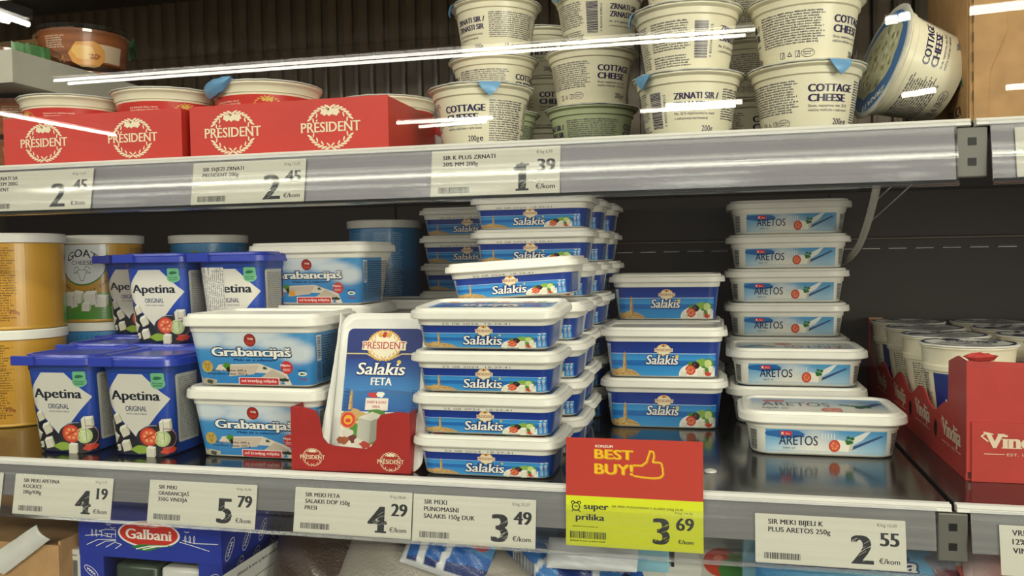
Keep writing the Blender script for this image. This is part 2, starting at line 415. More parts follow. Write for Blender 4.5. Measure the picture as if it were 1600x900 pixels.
# ---------------- shelves with price rails ----------------
TILT = math.radians(10)
def railpt(x, d, off, ztop):
    """a point d below the rail's top edge and off in front of the rail plane"""
    return Vector((x, -.004-d*math.sin(TILT)-off*math.cos(TILT), ztop-d*math.cos(TILT)+off*math.sin(TILT)))
def shelf(zs, gap, x0, x1, label, parts):
    t = thing('cooler_shelf', label, 'shelf', None, (0, 0, 0))
    boxobj('shelf_board', 'shelf_black', (x0, gap-.001, .003, YB-.016, zs-.014, zs), t, .001)
    boxobj('shelf_board', 'shelf_black', (gap+.003, x1, .003, YB-.016, zs-.014, zs), t, .001)
    for a, b in ((x0, gap-.001), (gap+.003, x1)):
        # bright ribbed bead along the front edge
        pr = [(.006, zs-.0050), (-.004, zs-.0050), (-.0052, zs-.0042), (-.0035, zs-.0022), (-.0045, zs-.001), (-.002, zs+.0012), (.001, zs+.0002), (.004, zs+.0012), (.006, zs)]
        v, f = prism(pr, a, b, 'x'); link('front_bead', mesh('front_bead', v, f), 'steel_white', t)
    for a, b in ((x0, gap-.012), (gap+.012, x1)):
        P = lambda d, off: (railpt(0, d, off, zs)[1], railpt(0, d, off, zs)[2])
        H0 = parts['plate']
        v, f = prism([P(.004, -.003), P(.004, -.0015), P(H0, -.0015), P(H0, -.003)], a+.001, b-.001, 'x'); link('backing_plate', mesh('backing_plate', v, f), parts['pm'], t)
        L = parts['len']; n = 10
        fr = [P(.0025+(L-.0025)*i/n, .0012+.0022*math.sin(PI*i/n)) for i in range(n+1)]
        fr += [P(L+.001, .0045), P(L+.003, .004), P(L+.003, .001)]
        bk = [(y+.0008, z) for y, z in fr[:n+1]] + [P(L, -.001)]
        v, f = prism(fr+bk[::-1], a, b, 'x'); link('label_holder', mesh('label_holder', v, f, True, 50), parts.get('hm', 'rail_plastic'), t)
        v, f = prism([P(L-.0005, .0047), P(L+.0025, .0055), P(L+.0035, .003), P(L+.0035, .0), P(L+.001, -.001)], a, b, 'x'); link('lower_lip', mesh('lower_lip', v, f), 'clear_plastic', t)
    boxobj('bracket', 'rail_dark', (gap-.011, gap+.011, -.004, .004, zs-.045, zs-.006), t, .001)
    for k in range(2): boxobj('bracket_slot', 'black_plastic', (gap-.003, gap+.003, -.0046, -.0035, zs-.02-.016*k, zs-.014-.016*k), t)
    return t
gu = atY(1519, 240, -.004).x; gl = atY(1489, 840, -.004).x
mat('rail_lilac', '7b7779', .3, .2, 0, .12, 5, .05, stretch=(.5, 20, 50))  # streaks in the plate's colour stand in for reflections along the rail
shelf(SHELF_U, gu, XL, XR, 'upper cooler shelf with wide glossy price rail carrying the cottage cheese', dict(plate=.050, len=.0495, pm='rail_lilac'))
shelf(SHELF_L, gl, XL, XR, 'middle cooler shelf with black glossy board and grey price rail under the stacked tubs', dict(plate=.036, len=.054, pm='rail_grey', hm='rail_plastic_low'))
t = thing('bottom_shelf', 'lowest cooler shelf under the cartons and bagged cheese', 'shelf', None)
boxobj('shelf_board', 'shelf_black', (XL, XR, -.02, YB-.002, SHELF_B-.016, SHELF_B), t)

# ---------------- price tags ----------------
def scratches(A, x0, y0, w, h, col, seed):
    R = random.Random(seed)
    for _ in range(12):
        x = x0+w*R.random()*.8; y = y0+h*(.05+.8*R.random()); l = w*(.15+.25*R.random())
        A.line([(x, y), (x+l, y+l*.62)], h*.009, col)
TAGC = H('eeebd6'); TINK = H('1d1f22')
def price_tag(zs, x0, x1, d0, d1, lines, big, small, kg, label, fs=.0037, rot=0, left=0):
    w, h = x1-x0, d1-d0
    t = thing('price_tag', label, 'price tag', 'price tags in the shelf rails')
    M = lambda x, y, off: railpt(x0+w/2+x*math.cos(rot)-y*math.sin(rot), d0+h/2-y*math.cos(rot)-x*math.sin(rot), .0001+off*.5, zs)
    A = Art(); A.z = 0; A.rr(-w/2, -h/2, w/2, h/2, .0008, TAGC)
    pa = A.build('paper', M, t, 'print_paper')
    A = Art(); A.z = 1
    for i, s in enumerate(lines): A.text(s, -w/2+w*.09-left, h*.30-i*fs*1.62, fs, TINK, al='l', bold=.036, shear=.0, space=1.04)
    A.build('printed_text', M, t, 'print_paper')
    if big:
        A = Art(); A.z = 1
        A.text(big, w*.215, -h*.40, h*.56, TINK, al='c', bold=.050, serif=.065); e = A.ext
        if big == '1': A.line([(w*.212, h*.13), (w*.165, h*.04)], h*.11, TINK)
        A.z = 3; scratches(A, e[0], -h*.40, e[1]-e[0], h*.56, TAGC, len(label)); A.z = 1
        A.text(small, w*.395, -h*.02, h*.26, TINK, al='c', bold=.045, serif=.05)
        A.text('€/kom', w*.39, -h*.37, h*.10, TINK, al='c', bold=.02)
        if kg: A.text('€/kg '+kg, w*.38, h*.36, h*.06, H('55564f'), al='c')
        A.build('printed_price', M, t, 'print_paper')
    if big:
        A = Art(); A.z = 1; A.bar(-w*.44, -h*.41, -w*.19, -h*.28, TINK, seed=len(label)); A.tiny(-w*.44, -h*.475, -w*.20, -h*.43, h*.05, H('44443e'), ragged=.05); A.build('barcode', M, t, 'print_paper')
    return t
def tag_px(zs, u0, u1, v, *a, **k):
    return price_tag(zs, atY(u0, v, -.010).x, atY(u1, v, -.010).x, *a, **k)
U = (SHELF_U,); Lw = (SHELF_L,)
tag_px(SHELF_U, -38, 143, 298, .0065, .0492, ['SIR ZRNATI SA', 'VLASCEM 200G', 'PRESIDENT'], '2', '45', '12,25', 'cream price tag reading 2 45 at the left end of the upper rail', left=-.0)
tag_px(SHELF_U, 299, 476, 285, .0065, .0492, ['SIR SVJEZI ZRNATI', 'PRESIDENT 200g'], '2', '45', '12,25', 'cream price tag reading 2 45 below the second red carton tray', fs=.0036)
tag_px(SHELF_U, 673, 875, 270, .0055, .0492, ['SIR K PLUS ZRNATI', '20% MM 200g'], '1', '39', '6,95', 'cream price tag reading 1 39 below the cottage cheese pots', fs=.0038)
tag_px(SHELF_U, 1588, 1760, 245, .008, .0475, ['SIR'], '', '', '', 'blank edge of a cream price tag at the right end of the upper rail')
tag_px(SHELF_L, -150, 3, 770, .0135, .0535, [], '4', '19', '', 'cream price tag cut off at the far left of the lower rail')
tag_px(SHELF_L, 22, 175, 772, .0135, .0545, ['SIR MEKI APETINA', 'KOCKICE', '200g/430g'], '4', '19', '9,77', 'cream price tag reading 4 19 below the blue lidded buckets', fs=.0036)
tag_px(SHELF_L, 232, 400, 785, .0125, .0545, ['SIR MEKI', 'GRABANCIJAŠ', '350G VINDIJA'], '5', '79', '16,56', 'cream price tag reading 5 79 above the blue carton', fs=.0036)
tag_px(SHELF_L, 460, 643, 797, .0120, .0540, ['SIR MEKI FETA', 'SALAKIS DOP 150g', 'PRESI'], '4', '29', '28,60', 'cream price tag reading 4 29 below the small red display tray')
tag_px(SHELF_L, 645, 837, 805, .0125, .0550, ['SIR MEKI', 'PUNOMASNI', 'SALAKIS 150g DUK'], '3', '49', '23,27', 'cream price tag reading 3 49 below the front stack of tubs', fs=.0039)
tag_px(SHELF_L, 1180, 1416, 842, .0135, .0535, ['SIR MEKI BIJELI K', 'PLUS ARETOS 250g'], '2', '55', '10,20', 'cream price tag reading 2 55 below the open black shelf', fs=.0039)
tag_px(SHELF_L, 1563, 1790, 860, .0125, .0510, ['VRHNJE', '12% MM', 'VINDIJA'], '', '', '', 'cream price tag cut off at the right end of the lower rail', fs=.0042)

# red and yellow promotion card
def promo():
    x0, x1 = atY(884, 800, -.011).x, atY(1099, 800, -.011).x; w = x1-x0
    t = thing('promotion_card', 'red over yellow promotion card with a thumbs up and the price 3 69', 'price tag')
    zt = atY(990, 687, -.006).z; zm = atY(990, 779, -.009).z; zb = atY(990, 859, -.013).z
    def M(x, y, off): return Vector((x0+x, -.0085-.05*(zm-(zb+y))*(-1)*0-.07*(zm-zb-y)-off*.6, zb+y))
    Hh = zt-zb; hm = zm-zb
    A = Art(); A.z = 0; A.rect(0, hm, w, Hh, H('c23a2c')); A.rect(0, 0, w, hm, H('dfe61e')); A.build('card', M, t, 'print_paper')
    A = Art(); Y = H('f7c619'); K = TINK
    A.z = 1; A.text('KONZUM', w*.285, Hh*.915, Hh*.024, WHITE, w=w*.13, bold=.03)
    O = H('d9931a')
    for dx, c, z in ((.0008, O, 1), (0, Y, 2)):
        A.z = z
        A.text('BEST', w*.355+dx, Hh*.815-dx, Hh*.083, c, w=w*.285, bold=.03); A.text('BUY!', w*.355+dx, Hh*.675-dx, Hh*.092, c, w=w*.285, bold=.03)
        th = [(.50, .765), (.56, .765), (.595, .80), (.61, .86), (.62, .90), (.645, .895), (.65, .86), (.645, .825), (.64, .80), (.69, .80), (.705, .79), (.705, .765), (.712, .75), (.712, .73), (.71, .72), (.715, .71), (.712, .69), (.70, .67), (.68, .66), (.64, .655), (.56, .66), (.50, .67)]
        A.line([(p*w+dx, q*Hh-dx) for p, q in th], Hh*.012, c)
    A.z = 1
    A.text('super', w*.225, hm*.74, hm*.125, K, w=w*.185, bold=.035); A.text('prilika', w*.18, hm*.52, hm*.125, K, w=w*.215, bold=.035)
    cx, cy, r = w*.075, hm*.78, w*.028
    A.arc(cx, cy, r, r, 0, 2*PI, w*.008, K, 20); A.line([(cx-.4*r, cy+.3*r), (cx, cy), (cx+.5*r, cy+.2*r)], w*.006, K)
    A.arc(cx-r*.8, cy+r*1.0, r*.45, r*.4, .3, PI+.6, w*.008, K, 8); A.arc(cx+r*.8, cy+r*1.0, r*.45, r*.4, -.6, PI-.3, w*.008, K, 8)
    A.line([(cx-r*.7, cy-r*.9), (cx-r*1.1, cy-r*1.3)], w*.007, K); A.line([(cx+r*.7, cy-r*.9), (cx+r*1.1, cy-r*1.3)], w*.007, K)
    A.text('SIR MEKI PUNOMASNI S ALAKIS 250g DUK', w*.60, hm*.80, hm*.042, K, w=w*.52, bold=.015)
    A.text('€/kg 14,76', w*.86, hm*.735, hm*.04, K, w=w*.13)
    A.text('3', w*.70, hm*.13, hm*.50, K, bold=.05, serif=.04); e = A.ext; A.z = 3; scratches(A, e[0], hm*.13, e[1]-e[0], hm*.5, H('dfe61e'), 4); A.z = 1
    A.text('69', w*.87, hm*.42, hm*.24, K, bold=.04, serif=.04); A.text('€/kom', w*.875, hm*.16, hm*.075, K, bold=.03)
    A.bar(w*.03, hm*.15, w*.30, hm*.29, K, seed=9); A.tiny(w*.03, hm*.08, w*.3, hm*.14, hm*.05, K); A.tiny(w*.05, hm*.38, w*.25, hm*.42, hm*.04, K)
    A.build('printed_text', M, t, 'print_paper')
promo()

# ---------------- emblem, salad and other shared print ----------------
def wreath(A, x, y, rx, ry, col, gap=.5, n=9, s=1, w=.15):
    for side in (-1, 1):
        for q in (-1, 1):
            a0, a1 = gap, PI/2-.12
            for i in range(n-2 if n > 6 else n):
                a = a0+(a1-a0)*i/((n-3 if n > 6 else n-1)); px, py = side*rx*math.cos(a), q*ry*math.sin(a)
                tx, ty = -side*rx*math.sin(a), q*ry*math.cos(a); rot = math.atan2(ty, tx)
                A.ell(x+px*1.04, y+py*1.04, rx*w, rx*w*.30, col, 8, rot+.55*side*q)
                if n > 5 and i % 2 == 0: A.ell(x+px*.86, y+py*.86, rx*w*.75, rx*w*.24, col, 8, rot-.6*side*q)
def emblem(A, x, y, w, tcol, lcol, oval=None, detail=9, serif=.04):
    z = A.z
    if oval: A.ell(x, y, w*.40, w*.33, oval, 28); A.rect(x-w*.5, y-w*.10, x+w*.5, y+w*.10, oval); A.z = z+1
    wreath(A, x, y, w*.36, w*.31, lcol, .42, detail)
    for k, c in ((-1, lcol), (0, tcol if oval else lcol), (1, lcol)):
        A.blob(x+k*w*.09, y+w*.235, w*.055, w*.06, c, k+5)
    A.z = z+2
    if oval: A.text('PRÉSIDENT', x, y-w*.075, w*.15, oval, w=w*1.04, bold=.09, serif=.07); A.z = z+3
    A.text('PRÉSIDENT', x, y-w*.07, w*.15, tcol, w=w, bold=.012 if oval else .02, serif=serif)
    A.z = z
TOM, OLIVE, LEAF, CHEESE = H('c8422c'), H('2c1a1c'), H('4f8a2c'), H('e9e4d0')
def tomato(A, x, y, rx, ry, seed=0):
    A.ell(x, y, rx, ry, TOM, 16); z = A.z; A.z = z+1; A.ell(x, y, rx*.78, ry*.78, H('dd5f45'), 14)
    R = random.Random(seed)
    for i in range(6):
        a = i*PI/3+seed; A.ell(x+rx*.48*math.cos(a), y+ry*.48*math.sin(a), rx*.17, ry*.17, H('e9a66a'), 7)
    A.line([(x-rx*.5, y-ry*.2), (x+rx*.5, y+ry*.3)], rx*.12, H('b93322')); A.z = z
def cube(A, x, y, s, rot=0, c=None):
    M = A.M; c = c or CHEESE; A.z += 1
    ca, sa = math.cos(rot), math.sin(rot); P = lambda p, q: (x+s*(p*ca-q*sa), y+s*(p*sa+q*ca))
    A.poly([P(-.5, -.5), P(.35, -.55), P(.4, .3), P(-.45, .35)], c); A.poly([P(-.45, .35), P(.4, .3), P(.6, .52), P(-.15, .6)], mixc(c, H('ffffff'), .4)); A.poly([P(.35, -.55), P(.55, -.3), P(.6, .52), P(.4, .3)], mixc(c, H('8b8474'), .45)); A.z -= 1
def salad(A, x0, y0, w, h, full=True):
    z = A.z; n = 22
    P = [(x0, y0)]+[(x0+w*(.5-.5*math.cos(PI*i/n)), y0+h*.62*math.sin(PI*min(i, n*.8)/n)**.8) for i in range(1, n+1)]
    P[-1] = (x0+w, y0); P.insert(-1, (x0+w, y0+h*.55)); A.poly(P, WHITE); A.z = z+1
    A.blob(x0+w*.80, y0+h*.50, w*.18, h*.34, LEAF, 3); A.blob(x0+w*.62, y0+h*.66, w*.14, h*.2, H('86b04a'), 8); A.blob(x0+w*.35, y0+h*.58, w*.10, h*.14, LEAF, 6)
    A.z = z+2; A.ell(x0+w*.80, y0+h*.60, w*.10, h*.20, H('c7d88a'), 14); A.ell(x0+w*.46, y0+h*.52, w*.11, h*.17, OLIVE, 14, -.3); A.ell(x0+w*.44, y0+h*.56, w*.04, h*.05, H('6d4a4a'), 8)
    tomato(A, x0+w*.32, y0+h*.30, w*.14, h*.24, 1); A.z = z+3
    cube(A, x0+w*.60, y0+h*.20, w*.20, .1); cube(A, x0+w*.13, y0+h*.16, w*.15, -.1); cube(A, x0+w*.88, y0+h*.33, w*.15, .3)
    A.ell(x0+w*.80, y0+h*.13, w*.09, h*.12, TOM, 12); A.z = z
def lighthouse(A, x, y, h, k=1):
    S, D = H('cdab72'), H('a98350'); z = A.z; w = h*.11*k
    A.poly([(x-w*1.2, y), (x+w*1.2, y), (x+w*.75, y+h*.72), (x-w*.75, y+h*.72)], S); A.rect(x-w*1.15, y+h*.72, x+w*1.15, y+h*.77, D); A.rect(x-w*.6, y+h*.77, x+w*.6, y+h*.9, H('b99a6a'))
    A.poly([(x-w*.7, y+h*.9), (x+w*.7, y+h*.9), (x, y+h)], D); A.z = z+1; A.poly([(x+w*.2, y), (x+w*1.2, y), (x+w*.75, y+h*.72), (x+w*.3, y+h*.72)], D); A.rect(x-w*.2, y+h*.3, x+w*.1, y+h*.38, OLIVE); A.z = z
def rock(A, x0, x1, y, h, seed=2):
    R = random.Random(seed); n = 12; z = A.z
    A.poly([(x0, y)]+[(x0+(x1-x0)*i/n, y+h*(math.sin(PI*min(1, .18+i/n*.82))**.7)*(.85+.3*R.random())) for i in range(n+1)]+[(x1, y)], H('c9a468')); A.z = z+1
    for _ in range(10):
        x = x0+(x1-x0)*(.08+.75*R.random()); A.ell(x, y+h*.15+h*.35*R.random(), (x1-x0)*.05, h*.08, R.choice((H('e0c48c'), H('99763f'))), 7)
    A.z = z
SKY1, SKY2, SEA, DEEP = H('2a86cf'), H('56a9dd'), H('1b62b0'), H('12388c')
def script_word(A, t, x, y, h, w, out=.045, col=WHITE, oc=NAVY, shear=.18):
    z = A.z; A.text(t, x, y-h*.0, h, oc, w=w*1.03, bold=.025+out, serif=.06+out, shear=shear); A.z = z+1
    A.text(t, x, y, h, col, w=w, bold=.022, serif=.05, shear=shear); A.z = z

# ---------------- blue rectangular tubs with white lids ----------------
mat('tub_white', 'e9e6dc', .38, 0, .15, .03, 30); mat('lid_white', 'eeebe2', .42, 0, .1, .03, 30, .03)
mat('tub_blue', '17409a', .38, 0, .2, .06)
def tub_root(name, W_, D_, Hh, r, taper, bodym, lidm, art, lidart, lip=.0045, skirt=.0095, cat='tub', seg=6, lip_zone=.0035):
    t = thing(name, 'x', cat)
    a1, b1 = W_/2-lip, D_/2-lip; a0, b0 = a1-taper, b1-taper; z1 = Hh-.003
    pf = Prof(0, a0, b0, r-taper*.3, z1, a1, b1, r)
    def rg(z, o): k = z/z1; return ring(a0+(a1-a0)*k+o, b0+(b1-b0)*k+o, r-taper*.3*(1-k)+o, z, seg)
    v, f = loft([rg(.0002, -.003), rg(.001, -.0012), rg(.003, 0), rg(z1-skirt-lip_zone, 0), rg(z1-skirt-lip_zone+.0002, .0012), rg(z1, .0012)])
    link('pot', mesh('pot', v, f), bodym, t)
    A = Art(); art(A, pf, z1-skirt-lip_zone); fx = a1-r; A.build('printed_wrap', pf, t, 'print_gloss', .0016, (fx-.001, fx+taper+(r)*PI/2+.001))
    def lr(o, z): return ring(W_/2+o, D_/2+o, r+lip+o, z, seg)
    v, f = loft([lr(-.0025, Hh-skirt+.0005), lr(-.0006, Hh-skirt), lr(0, Hh-skirt+.001), lr(-.0006, Hh-.0042), lr(-.0016, Hh-.0032), lr(-.0045, Hh-.003), lr(-.0052, Hh-.0006), lr(-.0062, Hh), lr(-.0095, Hh), lr(-.0108, Hh-.0008), lr(-.0116, Hh-.0026)])
    link('lid', mesh('lid', v, f, True, 28), lidm, t)
    if lidart:
        A = Art(); lidart(A, W_/2-.0125, D_/2-.0125); A.build('lid_print', lambda x, y, o: Vector((x, y, Hh-.0026+o)), t, 'print_gloss')
    return t
def feta_art(A, pf, top, small=True):
    wf = pf.p[5]; dp = pf.p[6]; L = wf+2*dp*.92   # half the wrap
    T = top-.0002; B = .0022; hh = T-B; Y = lambda k: B+hh*k
    xe = wf*.90
    def bg(x, y):
        k = (y-B)/hh
        if abs(x) > xe: return H('163f96')
        return mixc(SKY2, SKY1, min(1, k*2))
    A.z = 0; A.rect(-L, B, L, T, H('17419a'))
    A.z = 1; A.rect(-xe, B, xe, Y(.30), H('3d97d6'), H('2f86cc')); A.rect(-xe, Y(.30), xe, Y(.46), H('1d66b5'), H('1f6dbb')); A.rect(-xe, Y(.46), xe, Y(.66), H('3e9ad8'), H('2b7fca')); A.rect(-xe, Y(.66), xe, T, H('123a98'), H('0f2d80'))
    A.z = 2; A.rect(-xe, Y(.645), xe, Y(.665), H('b9cfe2'))
    A.z = 3; rock(A, -xe, -xe*.42, B, hh*.22); lighthouse(A, -xe*.72, B+hh*.12, hh*.60, .9 if small else .8)
    A.z = 3; sw = xe*.92; salad(A, xe*.28 if small else xe*.30, B, xe*(.55 if small else .68), hh*.62)
    A.z = 3; emblem(A, xe*.02, Y(.76), hh*.80 if small else hh*.52, H('a5261f'), GOLD, H('efe2bd'), 5)
    A.z = 7; script_word(A, 'Salakis', -xe*.02, Y(.13 if small else .34), hh*.40 if small else hh*.27, xe*.62 if small else xe*.60)
    if small: A.z = 18; A.text('25 08 2024  18:39:41', -xe*.1, top+.0007, .0019, H('77767a'), w=xe*1.1); A.z = 9
    A.z = 9; A.ell(xe*.27, Y(.57), hh*.05, hh*.05, H('e9c85a'), 10)
    A.z = 3
    if small:
        A.at(xe*.90, Y(.06), PI/2, 4); A.text('165 g', hh*.44, 0, hh*.11, WHITE, bold=.03); A.text('150 g', hh*.44, -hh*.20, hh*.11, WHITE, bold=.03); A.tiny(0, -.0002, hh*.24, hh*.12, hh*.06, WHITE); A.tiny(0, -hh*.22, hh*.24, -hh*.08, hh*.06, WHITE); A.at(z=3)
    A.at(-xe*1.0, Y(.04), PI/2, 3); A.rect(-.0003, 0, hh*.9, xe*.13, H('c3d0e2')); A.at(-xe*1.0, Y(.04), PI/2, 4); A.tiny(0, .0003, hh*.88, xe*.13, hh*.058, H('24407e'), seed=4); A.at(z=3)
    W2 = H('b9c8e0')
    for sg in (-1, 1):
        s0 = sg*(wf+.006) if sg > 0 else -(wf+2*dp*.86); A.tiny(s0, Y(.06), s0+2*dp*.80, Y(.94), hh*.062, W2, seed=8+sg)
        A.z = 4; A.bar(sg*(wf+dp)-.012, Y(.2), sg*(wf+dp)+.012, Y(.6), WHITE) if not small else None; A.z = 3
def feta_lid(A, a, b):
    A.z = 0; A.rr(-a, -b, a, b, .012, H('2d7cc4')); A.z = 1
    A.rect(-a*.9, -b*.3, a*.9, b*.55, H('1c58ae')); A.z = 2; A.at(0, b*.1, PI, 3)
    script_word(A, 'Salakis', 0, -b*.12, b*.55, a*1.0); A.at(z=2); A.rr(-a*.95, -b*.95, a*.95, -b*.45, .006, H('eadfb4')); A.z = 3
    for i in range(9): A.blob(-a*.8+i*a*.2, -b*.72, a*.10, b*.17, (TOM, LEAF, CHEESE, H('e3c14a'))[i % 4], i)
    A.rr(-a*.95, b*.55, a*.95, b*.97, .006, H('efe7d0')); A.z = 4
    for i in range(8): A.blob(-a*.75+i*a*.21, b*.76, a*.10, b*.14, (H('e3862c'), CHEESE, TOM, LEAF)[i % 4], i+9)
def greek_art(A, pf, top):
    wf = pf.p[5]; dp = pf.p[6]; T = top-.0008; B = .0030; hh = T-B; Y = lambda k: B+hh*k; x0, x1 = -wf*.74, wf*.80
    A.z = 1
    def bg(x, y):
        k = (y-B)/hh; q = (x-x0)/(x1-x0); sky = mixc(H('4a98cc'), H('b8d4e2'), max(0, .9-k)); cr = H('eae6da')
        m = max(0, min(1, 1.35-abs(q-.42)*3.0-k*.75)); m = m*.95 if q < .85 else m*.4
        return mixc(sky, cr, m)
    A.grid(x0, B, x1, T, 22, 7, bg)
    A.z = 2; A.blob(x0+(x1-x0)*.18, Y(.80), wf*.26, hh*.19, H('1763a8'), 4, .18); A.z = 3
    A.rr(x0+(x1-x0)*.125, Y(.74), x0+(x1-x0)*.22, Y(.92), .0006, H('d8242c')); A.z = 4; A.text('K', x0+(x1-x0)*.145, Y(.77), hh*.11, WHITE, bold=.05); A.text('Plus', x0+(x1-x0)*.187, Y(.775), hh*.075, WHITE)
    A.z = 4; A.text('ARETOS', x0+(x1-x0)*.275, Y(.34), hh*.40, H('16233f'), w=wf*.50, bold=.012); A.text('bijeli sir', x0+(x1-x0)*.20, Y(.17), hh*.09, H('27344f'), w=wf*.16)
    X = lambda q: x0+(x1-x0)*q
    A.z = 2
    for i in range(5): A.rect(X(.47+.025*i), Y(.62), X(.478+.025*i), Y(.86), H('dfe8ea'))
    A.poly([(X(.66), Y(.2)), (X(.72), Y(.2)), (X(.97), Y(.8)), (X(.95), Y(.84))], H('31507e')); A.z = 3
    A.poly([(X(.69), Y(.33)), (X(.80), Y(.62)), (X(.87), Y(1.0)), (X(.83), Y(.98)), (X(.74), Y(.75)), (X(.66), Y(.5))], H('e8e9e2')); A.z = 4
    A.poly([(X(.58), Y(.13)), (X(.69), Y(.10)), (X(.70), Y(.55)), (X(.60), Y(.62))], H('f0ecdc')); A.poly([(X(.69), Y(.10)), (X(.725), Y(.25)), (X(.73), Y(.6)), (X(.70), Y(.55))], H('cfc9b4'))
    A.z = 5; tomato(A, X(.575), Y(.35), wf*.072, hh*.26, 2); A.z = 6; R = random.Random(4)
    for i in range(9): A.blob(X(.70)+wf*.08*(R.random()-.5), Y(.60)+hh*.28*(R.random()-.5), wf*.025, hh*.07, H('2f6f33'), i)
    A.z = 3; m = (x1-x0)/34
    for i in range(34): A.line([(x0+m*i, Y(.02)), (x0+m*i, Y(.10)), (x0+m*(i+.7), Y(.10)), (x0+m*(i+.7), Y(.05)), (x0+m*(i+.4), Y(.05))], hh*.012, H('8fb2c9'))
    for s0 in (-wf*.985, wf*.87): A.at(s0, Y(.05), 0, 1); A.bar(0, 0, wf*.12, hh*.88, INK, vert=True, n=26); A.at()
def greek_lid(A, a, b, flip=False):
    A.at(0, 0, PI if flip else 0, 0)
    def bg(x, y): k = (y+b)/(2*b); q = (x+a)/(2*a); return mixc(H('eceadf'), H('3f8cc8'), max(0, min(1, k*1.5-.65+max(0, q-.6)*1.2)))
    A.z = 0; A.grid(-a*.97, -b*.93, a*.97, b*.93, 16, 8, bg); A.z = 1
    A.rect(-a*.78, b*.45, -a*.46, b*.68, RED); A.text('ARETOS', -a*.32, -b*.12, b*.50, H('16233f'), w=a*1.0, bold=.01); A.text('bijeli sir', -a*.62, -b*.5, b*.22, H('27344f'), w=a*.4, bold=.02)
    A.poly([(a*.45, -b*.2), (a*.6, -b*.3), (a*.95, b*.3), (a*.9, b*.5)], H('31507e')); A.z = 2; tomato(A, a*.18, -b*.55, a*.17, b*.30, 3); A.poly([(a*.30, -b*.75), (a*.5, -b*.75), (a*.52, -b*.1), (a*.32, 0)], H('f0ecdc'))
    for i in range(8): A.blob(a*(.36+.05*i), b*(.15-.04*i), a*.05, b*.1, H('2f6f33'), i)
    A.at()
def whitecheese_art(A, pf, top, weights=True):
    wf = pf.p[5]; dp = pf.p[6]; L = wf+2*dp*.95; T = top-.0005; B = .002; hh = T-B; Y = lambda k: B+hh*k; X = lambda q: wf*q*.94
    CL = H('dfe3e4')
    clouds = [(-.75, .88, .5, .22), (.0, .95, .7, .2), (.75, .62, .35, .25), (.45, .8, .5, .15), (-.2, .8, .4, .12)]
    def bg(x, y):
        k = (y-B)/hh; q = x/(wf*.94); c = mixc(H('2f7fc2'), H('4b97d0'), k)
        m = 0
        for cx, cy, rx, ry in clouds: m = max(m, 1-((q-cx)/rx)**2-((k-cy)/ry)**2)
        return mixc(c, CL, max(0, min(.85, m*1.1)))
    A.z = 0; A.rect(-L, B, L, T, H('4a8cc4')); A.z = 1; A.grid(-wf*.96, B, wf*.96, T, 34, 18, bg)
    A.z = 2; A.ell(X(0), Y(.86), hh*.125, hh*.125, H('6d1a14'), 24); A.z = 3; A.ell(X(0), Y(.86), hh*.112, hh*.112, H('a32a1f'), 24); A.z = 4; A.text('Vindija', X(.01), Y(.87), hh*.04, WHITE, w=hh*.12, bold=.02); A.text('Sirela', X(0), Y(.78), hh*.055, H('d4573c'), w=hh*.16, shear=.2)
    A.z = 3
    A.text('Grabancijaš', X(0), Y(.545), hh*.17, H('15305e'), w=wf*1.25, bold=.085, serif=.085); A.z = 4
    A.text('Grabancijaš', X(0), Y(.55), hh*.165, H('f7f4ea'), w=wf*1.22, bold=.04, serif=.06)
    A.z = 3; A.text('Meki sir u salamuri', X(.04), Y(.455), hh*.045, NAVY, w=wf*.62, bold=.03, serif=.03)
    A.z = 2; PK = H('ddd0c2')
    A.poly([(X(-.92), B), (X(-.86), Y(.14)), (X(-.62), Y(.27)), (X(-.55), Y(.38)), (X(.12), Y(.41)), (X(.30), Y(.33)), (X(.55), Y(.22)), (X(.62), B)], PK)
    A.z = 3; A.poly([(X(-.40), Y(.15)), (X(.02), Y(.20)), (X(.12), Y(.38)), (X(-.35), Y(.36))], H('cdbcab')); A.poly([(X(.10), Y(.12)), (X(.32), Y(.30)), (X(.55), Y(.16)), (X(.42), B)], H('c2b3a2')); A.poly([(X(-.9), B), (X(-.8), Y(.12)), (X(-.6), Y(.08)), (X(-.62), B)], H('b5a994'))
    A.z = 4; A.blob(X(-.42), Y(.36), hh*.085, hh*.06, LEAF, 3); A.blob(X(-.40), Y(.29), hh*.04, hh*.05, OLIVE, 3); A.blob(X(.2), Y(.32), hh*.05, hh*.035, H('3f5a34'), 7, .4); A.blob(X(.5), Y(.10), hh*.11, hh*.035, H('2f3a30'), 9, .2); A.blob(X(-.72), Y(.04), hh*.07, hh*.04, H('3d4a3a'), 10)
    if weights: A.text('Neto količina: 600 g', X(-.38), Y(.25), hh*.04, INK, w=wf*.52, bold=.015); A.text('Ocijeđena masa: 350 g', X(-.42), Y(.185), hh*.04, INK, w=wf*.62, bold=.015)
    else: A.ell(X(-.32), Y(.22), hh*.08, hh*.07, H('e0a23c'), 14); A.blob(X(-.5), Y(.2), hh*.05, hh*.04, H('c9622c'), 4)
    A.z = 4; A.ell(X(-.74), Y(.34), hh*.12, hh*.12, H('c2a24e'), 22); A.z = 5; g = H('5a4420')
    A.line([(X(-.80), Y(.42)), (X(-.76), Y(.38)), (X(-.72), Y(.38)), (X(-.68), Y(.42))], hh*.01, g); A.line([(X(-.77), Y(.37)), (X(-.745), Y(.26)), (X(-.735), Y(.26)), (X(-.71), Y(.37))], hh*.01, g)
    A.z = 4; A.ell(X(.56), Y(.34), hh*.125, hh*.125, H('cc3338'), 24); A.z = 5; A.text('Mlijeko', X(.54), Y(.36), hh*.045, WHITE, w=hh*.2, bold=.02); A.tiny(X(.50), Y(.27), X(.62), Y(.33), hh*.03, WHITE)
